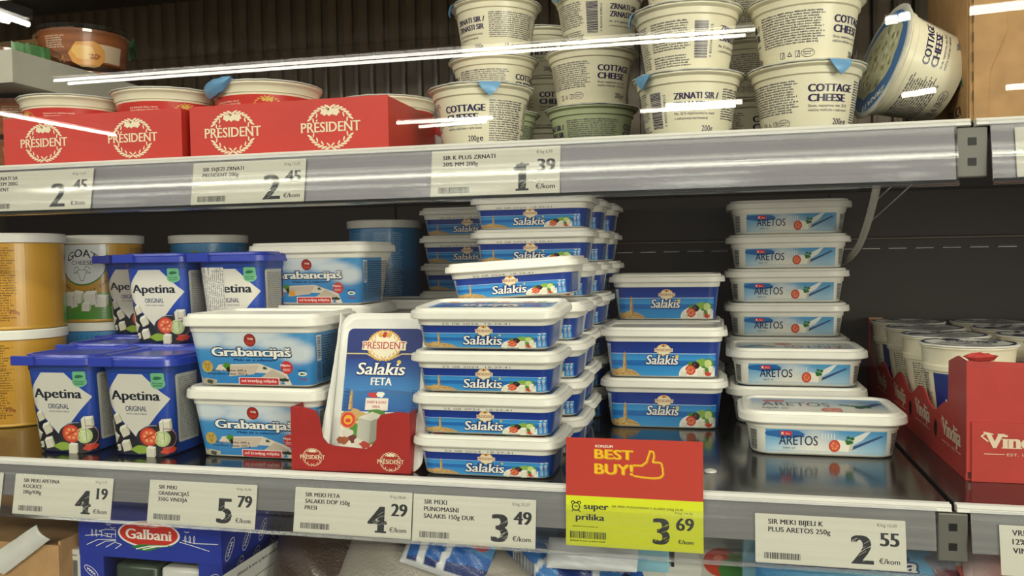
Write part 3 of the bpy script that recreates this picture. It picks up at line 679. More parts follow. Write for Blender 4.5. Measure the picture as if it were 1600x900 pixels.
    A.z = 4; A.ell(X(.80), Y(.22), hh*.085, hh*.04, WHITE, 18); A.z = 5; A.blob(X(.80), Y(.22), hh*.05, hh*.02, H('3a6a34'), 2, .3); A.text('Vindija', X(.80), Y(.10), hh*.05, H('a33a4a'), w=hh*.18, serif=.03); A.z = 4; A.tiny(X(.73), Y(.27), X(.87), Y(.31), hh*.035, NAVY)
    A.z = 5; A.rr(X(-.24), B, X(.42), Y(.14), hh*.02, WHITE); A.z = 6; A.rr(X(-.23), B, X(.41), Y(.128), hh*.02, H('c4303a')); A.z = 7; A.text('od kravljeg mlijeka', X(.09), Y(.045), hh*.055, WHITE, w=wf*.54, bold=.015)
    A.z = 2; s0 = wf*1.02
    A.rect(s0-.002, Y(.45), s0+.007, Y(.95), H('dfe3ea')); A.z = 3; A.bar(s0-.0012, Y(.48), s0+.006, Y(.92), INK, vert=True, n=30)
    A.tiny(s0+.009, Y(.05), s0+2*dp*.8, Y(.95), hh*.048, INK, seed=2); A.tiny(s0-.002, Y(.05), s0+.008, Y(.42), hh*.04, H('1a2c50'), seed=6)
def bucket_art(A, pf, top):
    wf = pf.p[5]; dp = pf.p[6]; T = top; B = .0022; hh = T-B; Y = lambda k: B+hh*k; X = lambda q: wf*q; L = wf+2*dp*.9
    A.z = 0; A.rect(-L, B, L, T, H('1d3f8f')); A.z = 1
    def bg(x, y):
        k = (y-B)/hh; return mixc(H('14203c'), H('2146a8'), max(0, min(1, (k-.18)*2.6+.25*(x/wf))))
    A.grid(-wf*.97, B, wf*.97, T, 12, 16, bg)
    A.z = 2; A.poly([(X(-.93), Y(.68)), (X(-.45), Y(.98)), (X(.22), Y(.98)), (X(.90), Y(.68)), (X(.0), Y(.20)), (X(-.1), Y(.22))], H('d3d0c6'))
    A.z = 3; k1 = H('202633'); A.text('Apetina', X(-.02), Y(.665), hh*.115, k1, w=wf*1.38, bold=.035); A.text('ORIGINAL', X(-.02), Y(.53), hh*.062, H('2a3560'), w=wf*.6, bold=.02); A.text('WHITE CHEESE IN BRINE', X(-.02), Y(.485), hh*.022, H('2a3560'), w=wf*.58)
    A.z = 4; A.rr(X(.46), Y(.86), X(.80), Y(1.0), .002, H('6fb488')); A.ell(X(.63), Y(.87), wf*.19, hh*.065, H('6fb488'), 18); A.z = 5; A.blob(X(.63), Y(.935), wf*.11, hh*.02, H('2c6a48'), 5); A.text('RECYCLABLE', X(.63), Y(.865), hh*.018, H('1f4a34'), w=wf*.27, bold=.03); A.text('PACKAGING', X(.63), Y(.835), hh*.018, H('1f4a34'), w=wf*.24, bold=.03)
    A.z = 3; A.poly([(X(-.93), B), (X(-.93), Y(.54)), (X(-.62), Y(.46)), (X(-.1), Y(.20)), (X(.2), B)], H('161a24'))
    A.z = 4
    for cx, cy, s, r in ((-.62, .02+.05, .2, .2), (-.86, .50, .16, .3), (-.58, .43, .30, .5), (-.84, .33, .34, .2), (-.40, .28, .34, .5), (-.74, .20, .34, -.5), (-.38, .10, .34, .3)): cube(A, X(cx), Y(cy), wf*s*.74, r, H('cfcab8'))
    A.z = 3; A.ell(X(.46), Y(.17), wf*.56, hh*.20, H('2b2a2e'), 24); A.arc(X(.46), Y(.18), wf*.56, hh*.18, .6, 2.9, hh*.006, H('b9c4d8'))
    A.z = 5; tomato(A, X(.28), Y(.22), wf*.26, hh*.115, 1); A.blob(X(.02), Y(.06), wf*.28, hh*.05, H('8aa83c'), 3, .15); A.ell(X(.62), Y(.20), wf*.20, hh*.10, H('b8c98a'), 16, .3); A.ell(X(.62), Y(.20), wf*.12, hh*.07, H('d9e0b8'), 14, .3); cube(A, X(.72), Y(.36), wf*.28, .1, H('d9d4c2')); A.z = 8
    A.arc(X(.72), Y(.20), wf*.24, hh*.12, -1.6, 1.7, hh*.012, H('a5707c')); A.line([(X(.68), Y(.46)), (X(.68), Y(.14))], hh*.005, H('777a80')); A.blob(X(.76), Y(.05), wf*.18, hh*.04, TOM, 5); cube(A, X(.3), Y(.035), wf*.26, 0, H('d9d4c2'))
    A.z = 6; A.ell(X(-.70), Y(.06), wf*.09, hh*.03, H('d8dcd0'), 12); A.z = 7; A.ell(X(-.70), Y(.06), wf*.07, hh*.022, H('24303a'), 12)
    for sg in (-1, 1):
        s0 = wf*1.06 if sg > 0 else -(wf+2*dp*.88); A.z = 2; A.rr(s0, Y(.12), s0+2*dp*.8, Y(.97), .003, H('bdbbb2')); A.z = 3; A.tiny(s0+.004, Y(.16), s0+2*dp*.76, Y(.94), hh*.026, H('5b5b60'))

class Round:
    """side surface of a round pot; s is arc length at mid height, z up"""
    def __init__(s, z0, r0, z1, r1): s.p = (z0, r0, z1, r1); s.rm = (r0+r1)/2
    def __call__(s, t, z, off):
        z0, r0, z1, r1 = s.p; r = r0+(r1-r0)*(z-z0)/(z1-z0)+off; a = t/s.rm
        return Vector((r*math.sin(a), -r*math.cos(a), z))
mat('pot_cream', 'ede5ca', .42, 0, .15, .03, 30); mat('foil', 'd4d3cc', .35, .15, 0, .08, 50, .15); mat('foil_blue', '6fa3cf', .4, .1, .1)
mat('pot_green', 'bcc49c', .42, 0, .1, .04); mat('blue_print_foil', '2a5fb4', .35, .1, .1)
BLK = H('2b2350')
def foil_disc(r, z, crink=.0006, seed=1, n=72):
    R = random.Random(seed); off = [R.uniform(-1, 1)*crink for _ in range(n)]
    def c(k, rr, dz): return [((rr+(off[i] if k else 0))*math.cos(2*PI*i/n), (rr+(off[i] if k else 0))*math.sin(2*PI*i/n), z+dz+(off[(i*3) % n]*.5 if k else 0)) for i in range(n)]
    return loft([c(0, r*.97, -.0009), c(1, r+.0012, -.0012), c(1, r+.0016, -.0006), c(1, r+.0010, .0003), c(0, r*.93, .0006), c(0, r*.90, .0)], True, True)
def pull_tab(r, z, L=.013, w=.021):
    """tab folded down over the rim, hanging outward"""
    V = []; F = []; n = 6; m = 5
    for j in range(m+1):
        k = j/m
        for i in range(n+1):
            q = (i/n-.5)*w*(1-k**1.6)*1.0/(r+.003)
            rr = r+.0022+.0015*math.sin(PI*k); V.append((rr*math.sin(q), -rr*math.cos(q), z-L*k))
    for j in range(m):
        for i in range(n): F.append((j*(n+1)+i, j*(n+1)+i+1, (j+1)*(n+1)+i+1, (j+1)*(n+1)+i))
    b = len(V); V += [(x*.986, y*.986, zz) for x, y, zz in V]; F += [tuple(b+i for i in f)[::-1] for f in F]
    return V, F
def recycle(A, x, y, s, col):
    P = [(x+s*math.cos(PI/2+i*2*PI/3), y+s*math.sin(PI/2+i*2*PI/3)) for i in range(3)]; A.line(P, s*.22, col, True)
def cottage_art(A, pf):
    z0, z1 = .0015, .0465; Y = lambda k: z0+(z1-z0)*k; h = z1-z0; A.z = 1
    A.text('COTTAGE', -.0195, Y(.70), h*.135, BLK, al='l', bold=.055, w=.040); A.text('CHEESE', -.0195, Y(.52), h*.135, BLK, al='l', bold=.055, w=.0335)
    A.text('Skuta, nepasirana, min. 20 %', -.0193, Y(.42), h*.05, BLK, al='l', w=.036); A.text('mlečne maščobe v suhi snovi', -.0193, Y(.34), h*.05, BLK, al='l', w=.036); A.text('200g', .003, Y(.10), h*.11, BLK, al='l', w=.011, bold=.01); A.text('e', .0165, Y(.10), h*.12, BLK, w=.0035, bold=.02)
    A.tiny(.024, Y(.08), .062, Y(.95), h*.047, BLK, ragged=.12, seed=3); A.tiny(.066, Y(.38), .103, Y(.95), h*.047, BLK, ragged=.12, seed=5); A.tiny(.066, Y(.06), .103, Y(.30), h*.047, BLK, seed=6)
    A.bar(.106, Y(.20), .118, Y(.90), BLK, vert=True, n=36); A.at(.1215, Y(.22), PI/2); A.text('3 850334 058515', 0, -.001, .0022, BLK, al='l', w=h*.62); A.at()
    x = -.1275
    A.text('ZRNATI SIR /', x, Y(.72), h*.12, BLK, al='l', bold=.05, w=.039); A.text('ZRNASTI SIR', x, Y(.55), h*.12, BLK, al='l', bold=.05, w=.038)
    A.text('Min. 20 % mliječne/mlečne masti', x, Y(.42), h*.05, BLK, al='l', w=.036); A.text('u suhoj/suvoj tvari/materiji', x, Y(.33), h*.05, BLK, al='l', w=.030); A.text('200g', x+.030, Y(.10), h*.11, BLK, w=.011, bold=.01)
    A.tiny(-.084, Y(.30), -.026, Y(.95), h*.047, BLK, ragged=.12, seed=11); 
    for i, xx in enumerate((-.064, -.057, -.050)):
        if i == 1: recycle(A, xx, Y(.14), h*.05, BLK)
        else: A.line([(xx-.002, Y(.09)), (xx+.002, Y(.09)), (xx+.002, Y(.20)), (xx-.002, Y(.20))], .0004, BLK, True); A.line([(xx, Y(.1)), (xx+.001, Y(.19))], .0005, BLK)
    A.arc(-.041, Y(.15), .0058, h*.075, 0, 2*PI, .0004, BLK, 20); A.tiny(-.045, Y(.11), -.037, Y(.2), h*.04, BLK)
CH = .0600
def cottage_proto(green=False):
    t = thing('cheese_pot', 'x', 'pot'); r0, r1 = .0375, .0460
    v, f = lathe([(r0-.002, 0), (r0-.0004, .0006), (r0, .002), (r1-.0015, .0475), (r1+.0002, .0485), (r1+.0010, .0535), (r1+.0022, .0545), (.0498, .0552), (.0503, .0558), (.0503, .0572), (.0480, .0576)], 72)
    link('pot', mesh('pot', v, f), 'pot_green' if green else 'pot_cream', t)
    pf = Round(.002, r0, .0475, r1-.0015); A = Art(); cottage_art(A, pf); A.build('printed_wrap', pf, t, 'print_gloss', .005)
    v, f = foil_disc(.0503, .0585); link('foil_lid', mesh('foil_lid', v, f, True, 60), 'foil', t)
    v, f = pull_tab(.0503, .0580); tb = link('pull_tab', mesh('pull_tab', v, f, True, 60), 'foil_blue', t)
    A = Art(); A.z = 1; recycle(A, 0, .0525, .0022, NAVY); A.tiny(-.002, .0485, .002, .0500, .0008, NAVY); A.build('tab_print', lambda x, y, o: Vector(((.0533+o)*math.sin(x/.0525), -(.0533+o)*math.cos(x/.0525), y)), tb, 'print_gloss')
    return t
USED = set()
def inst(proto, name_label, loc, rz=0, group=None, rx=0, ry=0, rot=None):
    if proto.name not in USED: USED.add(proto.name); o = proto
    else: o = dup(proto)
    o.location = loc; o.rotation_euler = rot or (rx, ry, rz); o['label'] = name_label
    if group: o['group'] = group
    return o
def child(o, nm):
    for c in KIDS(o):
        if c.name.split('.')[0] == nm: return c
cp = cottage_proto(); D_ = math.radians
GC = 'cottage cheese pots on the upper shelf'
def pot(u, v, Yc, lvl, rz, tab, label, proto=None):
    x = atY(u, v, Yc).x; o = inst(proto or cp, label, (x, Yc, SHELF_U+.0004+CH*lvl), D_(rz), GC); c = child(o, 'pull_tab'); c.rotation_euler = (0, 0, D_(tab-rz)); return o
pot(752, 160, .062, 0, -8, 24, 'cream cottage cheese pot with blue tab standing alone in front, left of all the pots')
pot(771, 100, .205, 1, 76, 150, 'cream pot in the left rear pile, just above and behind the lone front pot')
pot(775, 30, .200, 2, 121, -62, 'uppermost fully visible cream pot of the left rear pile, crossed by the light streak')
pot(1075, 150, .068, 0, 163, -48, 'cream pot with blue tab at its left, bottom of the second front pile')
pot(1073, 60, .070, 1, -137, -75, 'cream pot with the barcode facing out, middle of the second front pile')
pot(1080, 0, .075, 2, 150, 100, 'cream pot cut by the frame at the top of the second front pile')
pot(1259, 140, .063, 0, 24, 27, 'cream pot with blue tab and large heading at right, bottom of the right front pile')
pot(1258, 50, .070, 1, 55, 170, 'cream pot covered in small print, middle of the right front pile')
pot(1250, 0, .078, 2, -40, 120, 'cream pot cut by the frame at the top of the right front pile')
pot(924, 110, .200, 1, 44, 160, 'cream cottage cheese pot in the centre rear pile resting on the green rimmed pot')
pot(936, 30, .190, 2, -159, -50, 'cream pot with upright barcode at the top of the centre rear pile')
gp = cottage_proto(True)
pot(924, 180, .205, 0, 88, 170, 'cheese pot with green tinted rim at the bottom of the centre rear pile', gp)
pot(773, 180, .205, 0, 170, 160, 'green tinted cheese pot almost hidden at the bottom of the left rear pile', gp)
pot(846, 40, .33, 2, 10, 160, 'cream pot far back between the left and centre rear piles'); pot(850, 100, .33, 1, 30, 160, 'cream pot far back under another between the left and centre rear piles'); pot(848, 160, .33, 0, 30, 160, 'cream pot far back on the shelf between the two rear piles')
pot(1170, 70, .22, 0, 30, 100, 'cream pot in shade behind the gap of the two front piles'); pot(1168, 30, .22, 1, 60, 100, 'cream pot in shade on top of the one behind the gap'); pot(1165, 0, .22, 2, 60, 100, 'topmost cream pot in shade behind the gap')
pot(1480, 60, .255, 1, 60, 100, 'cream pot rim peeking out behind the tipped pot beside the cardboard box'); pot(1480, 60, .255, 0, 60, 100, 'cream pot hidden low behind the tipped pot')
# the tipped pot leaning against the others, lid to the left
ax = Vector((-.92, -.20, .30)).normalized(); sx = Vector((0, 0, 1)); xx = (sx-ax*sx.dot(ax)).normalized(); yy = ax.cross(xx)
Rm = Matrix((xx, yy, ax)).transposed().to_4x4(); Rm = Rm @ Matrix.Rotation(D_(20), 4, 'Z')
bc = atY(1425, 110, .085); o = inst(cp, 'tipped over cottage cheese pot lying on its side with lid facing left', (0, 0, 0), 0, GC)
o.rotation_mode = 'XYZ'; o.rotation_euler = Rm.to_euler(); o.location = Vector((bc.x, .085, SHELF_U+.0575))-ax*.029
c = child(o, 'pull_tab'); c.rotation_euler = (0, 0, D_(140))
A = Art(); A.z = 1; A.ell(0, 0, .047, .047, H('3f74b8'), 48); A.z = 2; A.blob(.004, .002, .034, .038, H('c9c7a8'), 5, .08, 24); A.z = 3; R = random.Random(2)
for _ in range(60): a = R.random()*6.28; q = R.random()**.5*.03; A.blob(.004+q*math.cos(a), q*math.sin(a), .003, .002, R.choice((H('a7a678'), H('e6e4cc'), H('8c8b62'))), _)
A.at(-.036, 0, PI/2, 4); A.text('ZRNATI', 0, 0, .006, WHITE, w=.04, bold=.04); A.at()
lp = A.build('lid_print', lambda x, y, q: Vector((x, y, .0587+q)), o, 'print_gloss')

# ---------------- red band pots in red trays ----------------
mat('tray_red', 'c9362c', .5, 0, .1, .05, 20); mat('card_brown', 'b58d5f', .8, 0, 0, .12, 60, .1); mat('card_grey', 'b9b4a8', .75, 0, 0, .06, 30, .05); mat('card_white', 'dcdad3', .7, 0, 0, .05, 30)
PR = H('cf3b34')
def redpot():
    t = thing('cheese_pot', 'x', 'pot'); h = .077; r0, r1 = .042, .0525
    v, f = lathe([(r0-.002, 0), (r0, .002), (r1+.0005, h-.0125), (r1+.0015, h-.012), (r1+.0022, h-.0065), (r1+.003, h-.0055), (.0565, h-.0045), (.0575, h-.0035), (.0575, h-.0016), (.055, h-.001)], 72)
    link('pot', mesh('pot', v, f), 'pot_cream', t); pf = Round(.002, r0, h-.0125, r1+.0005); A = Art(); Y0, Y1 = .006, h-.0145; A.z = 1
    C = PI*pf.rm
    A.rect(-C*.93, Y0, C*.60, Y1, PR); A.z = 2; cy = Y1-.013
    for cx in (0, -C*.70): emblem(A, cx, cy, .034, H('f3e3b0'), H('e3b95a'), None, 5)
    A.tiny(.024, Y1-.026, .06, Y1-.004, .0026, H('f0c9b8'), seed=2); A.tiny(-.055, Y1-.026, -.024, Y1-.004, .0026, H('f0c9b8'), seed=7)
    A.at(C*.72, Y0); A.bar(0, 0, .014, Y1-Y0-.006, NAVY, vert=True, n=40); A.at(); A.z = 1; A.rect(-C*.93, Y0, -C*.94, Y1, PR)
    A.build('printed_wrap', pf, t, 'print_gloss', .005)
    v, f = foil_disc(.0575, h-.0005, .0004, 4); link('foil_lid', mesh('foil_lid', v, f, True, 60), 'foil', t); return t
rp = redpot(); GR = 'white pots with red band standing in the red trays'
def rpot(u, v, Yc, rz, label): return inst(rp, label, (atY(u, v, Yc).x, Yc, SHELF_U+.0024), D_(rz), GR)
rpot(118, 170, .082, -25, 'red banded pot at the left end of the left red tray')
rpot(264, 165, .082, 55, 'red banded pot with barcode side showing, right end of the left red tray')
b3 = rpot(417, 160, .082, 30, 'red banded pot with torn blue foil corner in the second red tray')
rpot(606, 165, .195, 60, 'red banded pot behind the torn white carton edge')
# torn blue foil flap over that pot's rim
V = []; F = []; R = random.Random(3); n, m = 10, 5
for j in range(m+1):
    for i in range(n+1):
        a = D_(-100+62*i/n); k = j/m; rr = .0585+.004*math.sin(PI*k)+R.uniform(0, .0012); V.append((rr*math.sin(a), -rr*math.cos(a), .078+.002*(1-k)-.016*k*math.sin(PI*min(1, .12+i/n*.88))**.6+R.uniform(-.0008, .0008)))
for j in range(m):
    for i in range(n): F.append((j*(n+1)+i, j*(n+1)+i+1, (j+1)*(n+1)+i+1, (j+1)*(n+1)+i))
b = len(V); V += [(x*.985, y*.985, z) for x, y, z in V]; F += [tuple(b+i for i in f)[::-1] for f in F]
fl = link('torn_foil', mesh('torn_foil', V, F, True, 60), 'foil_blue', b3); fl['label'] = 'crumpled blue foil corner'; fl.rotation_euler = (0, 0, D_(4))
CW = H('efe0c0')
def red_tray(x0, x1, y0, y1, z, h, label, logos, group='red cardboard trays'):
    t = thing('display_tray', label, 'tray', group); T = .0012
    boxobj('tray_base', 'tray_red', (x0, x1, y0, y1, z+.0003, z+.0018), t)
    fp = boxobj('front_panel', 'tray_red', (x0, x1, y0, y0+T, z+.0018, z+h), t, .0003)
    boxobj('back_panel', 'tray_red', (x0, x1, y1-T, y1, z+.0018, z+h), t); boxobj('side_panel', 'tray_red', (x0, x0+T, y0+T, y1-T, z+.0018, z+h*.98), t); boxobj('side_panel', 'tray_red', (x1-T, x1, y0+T, y1-T, z+.0018, z+h*.98), t)
    boxobj('corner_flap', 'card_white', (x0+T, x0+T+.0015, y0+T+.0006, y0+.04, z+.0018, z+h*.93), t)
    A = Art(); A.z = 1
    for q, w in logos: emblem(A, x0+(x1-x0)*q, z+h*.47, w, CW, CW, None, 9)
    A.build('printed_logos', lambda x, y, o: Vector((x, y0-o, y)), t, 'print_gloss'); return t
ty = .010
xa, xb = atY(6, 225, ty).x, atY(284, 215, ty).x
red_tray(xa, xb, ty, ty+.135, SHELF_U, .0515, 'long red cardboard tray at the left of the upper shelf with two cream wreath emblems', ((.235, .058), (.735, .058)))
xa, xb = atY(297, 215, ty).x, atY(607, 205, ty).x
red_tray(xa, xb, ty, ty+.135, SHELF_U, .0515, 'second red cardboard tray, nearest the cottage cheese, with two cream wreath emblems', ((.225, .062), (.72, .062)))
# torn white carton edge behind
y0 = .128+.02; X = lambda u: atY(u, 190, y0).x; Z = lambda v, u=620: atY(u, v, y0).z
t = thing('torn_carton', 'white inner side of a torn red carton beside the lone front pot', 'carton')
pts = [(X(560), SHELF_U+.001), (X(715), SHELF_U+.001), (X(715), Z(222)), (X(690), Z(212)), (X(672), Z(204)), (X(655), Z(196)), (X(635), Z(189)), (X(618), Z(176)), (X(605), Z(172)), (X(585), Z(164)), (X(560), Z(160))]
v, f = prism(pts, y0, y0+.0015, 'y'); link('torn_panel', mesh('torn_panel', v, f, False), 'card_white', t)
up = pts[2:]; v, f = prism([(x, z+.0025+.0015*((i*7) % 3)) for i, (x, z) in enumerate(up)]+[(x, z-.002-.001*((i*5) % 3)) for i, (x, z) in reversed(list(enumerate(up)))], y0-.0008, y0+.0002, 'y'); link('torn_red_edge', mesh('torn_red_edge', v, f, False), 'tray_red', t)
boxobj('carton_base', 'tray_red', (X(560), X(715), y0, y0+.12, SHELF_U+.0002, SHELF_U+.0015), t)

# ---------------- left carton with brown salad tubs ----------------
mat('tub_wood', '8a4f2c', .4, 0, .2, .35, 6, stretch=(1, 1, 18)); mat('green_film', '4f7a4c', .3, 0, .3, .3, 60, .3)
def woodtub():
    t = thing('salad_tub', 'x', 'tub'); h = .05
    v, f = lathe([(.046, 0), (.050, .002), (.0555, h-.0065)], 56); link('pot', mesh('pot', v, f), 'tub_wood', t)
    v, f = lathe([(.0562, h-.012), (.0605, h-.0115), (.061, h-.008), (.0585, h-.006), (.0595, h-.001), (.0575, h+.001), (.052, h+.001), (.050, h-.001)], 56, False, True); link('clear_lid', mesh('clear_lid', v, f), 'clear_plastic', t)
    pf = Round(.002, .050, h-.006, .0555); A = Art(); A.z = 1
    A.rect(.012, .004, .05, .026, H('cdb49a')); A.z = 2; A.blob(.004, .012, .022, .017, H('d9984a'), 3, .08, 20); A.z = 3; A.blob(.0, .014, .014, .010, H('e8b86a'), 4, .2, 16); A.tiny(-.05, .018, -.022, .036, .0028, H('d8c3ae'))
    A.blob(.012, .010, .007, .004, H('a8602a'), 6)
    A.build('printed_wrap', pf, t, 'print_gloss', .005)
    R = random.Random(1); V = []; F = []; n = 20
    for j in range(3):
        for i in range(n+1):
            a = D_(88+40*i/n); rr = .0615+.002*j*R.random(); V.append((rr*math.sin(a), -rr*math.cos(a), h-.001-.012*j+R.uniform(-.001, .001)))
    for j in range(2):
        for i in range(n): F.append((j*(n+1)+i, j*(n+1)+i+1, (j+1)*(n+1)+i+1, (j+1)*(n+1)+i))
    b = len(V); V += [(x*.985, y*.985, z) for x, y, z in V]; F += [tuple(b+i for i in f)[::-1] for f in F]
    link('green_seal', mesh('green_seal', V, F, True, 60), 'green_film', t); return t
wt = woodtub(); GW = 'round wood patterned tubs with clear lids'
tx = atY(19, 100, .045).x; tz = SHELF_U+.0985
t = thing('carton_tray', 'pale grey cardboard tray stacked high at the far left of the upper shelf', 'tray')
boxobj('tray_base', 'card_grey', (tx-.15, tx, .045, .40, tz, tz+.0016), t); boxobj('side_panel', 'card_grey', (tx-.0016, tx, .0466, .3984, tz+.0016, tz+.036), t, .0003)
boxobj('front_panel', 'card_grey', (tx-.15, tx, .045, .0466, tz+.0016, tz+.036), t, .0003); boxobj('side_panel', 'card_grey', (tx-.15, tx-.1484, .0466, .3984, tz+.0016, tz+.036), t); boxobj('back_panel', 'card_grey', (tx-.15, tx, .3984, .40, tz+.0016, tz+.036), t)
for Yc, lv, rz, l in ((.235, 1, 40, 'wood patterned round tub with clear lid and bread picture, raised above the grey tray'), (.235, 0, 60, 'wood patterned tub inside the grey tray, under the raised one'), (.107, 0, -40, 'wood patterned tub with green sleeve at the left edge of the grey tray')):
    inst(wt, l, (tx-.066, Yc, tz+.0018+.0535*lv), D_(rz), GW)
for i, Yc in enumerate((.145, .27)):
    for k in range(2): inst(wt, 'dark wood patterned tub under the grey tray, %s and %s' % (('upper', 'lower')[k == 0], ('nearer', 'farther')[i]), (tx-.066, Yc, SHELF_U+.0003+.0485*k), D_(60), GW)
p = atY(30, 70, .46); boxobj('x', 'card_brown', (p.x-.09, p.x+.055, .45, .53, SHELF_U+.0003, atY(30, 62, .45).z), None, .003)
o = COL.objects['x']; o.name = 'cardboard_box'; tagob(o, 'brown cardboard box standing behind the grey tray at the top left', 'box')

# ---------------- cardboard box at upper right ----------------
y0 = .035; xl = atY(1513, 90, y0).x; zb = SHELF_U+.0004
t = thing('cardboard_box', 'large brown cardboard box with torn flap at the right end of the upper shelf', 'box')
boxobj('front_panel', 'card_brown', (xl+.001, xl+.26, y0, y0+.003, zb+.004, zb+.24), t, .0005); boxobj('side_panel', 'card_brown', (xl, xl+.003, y0+.004, y0+.14, zb, zb+.24), t, .0005); boxobj('base_panel', 'card_brown', (xl+.003, xl+.26, y0+.003, y0+.14, zb, zb+.003), t)
v, f = prism([(xl+.004, zb+.004), (xl+.014, zb+.006), (xl+.016, zb+.045), (xl+.028, zb+.075), (xl+.030, zb+.24), (xl+.002, zb+.24)], y0-.0016, y0-.0002, 'y'); link('torn_flap', mesh('torn_flap', v, f, False), 'card_brown', t)
A = Art(); A.z = 1
for i in range(14): A.rect(-.0005, .02+i*.016, .0005, .028+i*.016, H('4a3620'))
A.build('perforation', lambda x, y, q: Vector((xl+.003+x, y0-.0018-q, zb+y)), t, 'print_paper')
A = Art(); A.z = 1; A.text('ZALICA', .06, .035, .010, H('2f6a4a'), w=.05, bold=.04); A.text('DALICA', .06, .012, .008, INK, w=.04, bold=.04); A.blob(.05, .065, .02, .018, H('3f8a6a'), 2)
A.build('side_print', lambda x, y, q: Vector((xl-q, y0+.10-x, zb+y)), t, 'print_paper')

# ---------------- middle shelf ----------------
ZL = SHELF_L+.0003
J = random.Random(11)
sW, sD, sH = .146, .094, .0395
st = tub_root('cheese_tub', sW, sD, sH, .014, .0055, 'tub_white', 'lid_white', lambda A, pf, top: feta_art(A, pf, top, True), feta_lid, lip=.0065, skirt=.0100, lip_zone=.0035)
GS = 'small blue tubs with white lids'
def stack(proto, Hh, D, xs, Yf, n, z, labs, group, jx=.0015, jr=1.0, tops=None):
    out = []
    for k in range(n):
        x = xs+J.uniform(-jx, jx); o = inst(proto, labs[k] if isinstance(labs, list) else labs % k, (x, Yf+D/2+J.uniform(-.001, .001), z+Hh*k), D_(J.uniform(-jr, jr)), group); out.append(o)
    return out
ordn = ['bottom', 'second', 'third', 'fourth', 'fifth', 'sixth', 'top']
def labels(n, what, where):
    r = []
    for k in range(n):
        pos = 'topmost' if k == n-1 else ('lowest' if k == 0 else '%s from the bottom' % ordn[k])
        r.append('%s, %s %s' % (what, pos, where))
    return r
X1 = atY(753, 700, .004).x
s1 = stack(st, sH, sD, X1, .004, 4, ZL, labels(4, 'small blue cheese tub', 'in the front stack at the shelf edge'), GS, .001, .6)
s1[-1].rotation_euler.x = D_(3.5); s1[-1].location.z += .0032
def xr(u, Yf): return atY(u, 500, Yf+.02).x-sW/2
s2 = stack(st, sH, sD, xr(918, .106), .106, 5, ZL, labels(5, 'small blue cheese tub', 'in the stack right behind the front'), GS, .001, .8)
s2[-1].rotation_euler = (0, D_(-3.2), D_(-2)); s2[-1].location.z += .0045; s2[-1].location.x -= .004
stack(st, sH, sD, xr(930, .207), .207, 7, ZL, labels(7, 'small blue cheese tub', 'in the stack third from the edge'), GS, .002, 1)
stack(st, sH, sD, xr(953, .308), .308, 7, ZL, labels(7, 'small blue cheese tub', 'in the fourth stack from the edge'), GS, .002, 1)
stack(st, sH, sD, xr(969, .409), .409, 7, ZL, labels(7, 'small blue cheese tub', 'in the rearmost right stack'), GS, .002, 1)
stack(st, sH, sD, atY(724, 400, .40).x, .40, 7, ZL, labels(7, 'small blue cheese tub', 'in the rear stack beside the blue can'), GS, .003, 1)
# taller blue tubs
bH = .0600
bt = tub_root('cheese_tub', .150, .100, bH, .015, .0065, 'tub_white', 'lid_white', lambda A, pf, top: feta_art(A, pf, top, False), None, lip=.0065, skirt=.0105)
GB = 'taller blue tubs with white lids'
stack(bt, bH, .1, atY(1035, 600, .2555).x, .2555, 2, ZL, ['taller blue cheese tub on the black shelf behind the promotion card', 'taller blue cheese tub resting on another behind the promotion card'], GB, .001, .8)
stack(bt, bH, .1, atY(1040, 600, .365).x, .365, 3, ZL, ['taller blue tub hidden at the foot of the rear pile behind the promotion card', 'taller blue tub whose lid shows just behind the middle pile', 'taller blue cheese tub at the very top of the pile behind the promotion card'], GB, .001, .5)
# white tubs with pale blue label
aH = .0460
gt = tub_root('cheese_tub', .163, .115, aH, .021, .006, 'tub_white', 'lid_white', greek_art, lambda A, a, b: greek_lid(A, a, b), lip=.007, skirt=.0115)
gf = dup(gt)
for c in KIDS(gf):
    if c.name.startswith('lid_print'): bpy.data.objects.remove(c)
A = Art(); greek_lid(A, .163/2-.0125, .115/2-.0125, True); A.build('lid_print', lambda x, y, q: Vector((x, y, aH-.0026+q)), gf, 'print_gloss')
GA = 'white tubs with pale blue labels'
inst(gt, 'white tub with pale blue label standing alone at the front of the black shelf', (atY(1288, 660, .14).x, .14+.0575, ZL), 0, GA)
m = stack(gf, aH, .115, atY(1246, 600, .300).x, .300, 2, ZL, ['white tub mostly hidden behind the front white tub, under another', 'white tub with upside down lid print, behind the front tub'], GA, .001, .5)
stack(gf, aH, .115, atY(1232, 400, .445).x, .440, 6, ZL, labels(6, 'white tub', 'in the tall rear stack at the right'), GA, .002, .8)
stack(gf, aH, .115, atY(1232, 400, .445).x-.045, .5, 0, ZL, [], GA)

# tubs with sky picture
wH = .0755
wt1 = tub_root('cheese_tub', .160, .112, wH, .013, .010, 'tub_white', 'lid_white', lambda A, pf, top: whitecheese_art(A, pf, top, True), None, lip=.006, skirt=.0125)
wt2 = tub_root('cheese_tub', .160, .112, wH, .013, .010, 'tub_white', 'lid_white', lambda A, pf, top: whitecheese_art(A, pf, top, False), None, lip=.006, skirt=.0125)
GG = 'tubs with sky blue label and white lid'
xg = -.4652
stack(wt1, wH, .112, xg, .030, 2, ZL, ['sky blue cheese tub on the shelf beside the red display tray', 'sky blue cheese tub resting on the lowest one beside the display pack'], GG, .001, .6)
xg2 = atY(379, 400, .185).x+.080
stack(wt2, wH, .112, xg2, .185, 3, ZL, ['sky blue tub hidden low in the second row', 'sky blue tub in the second row whose lid corner shows', 'sky blue cheese tub on top of the second row, right of the stickered bucket'], GG, .001, .5)
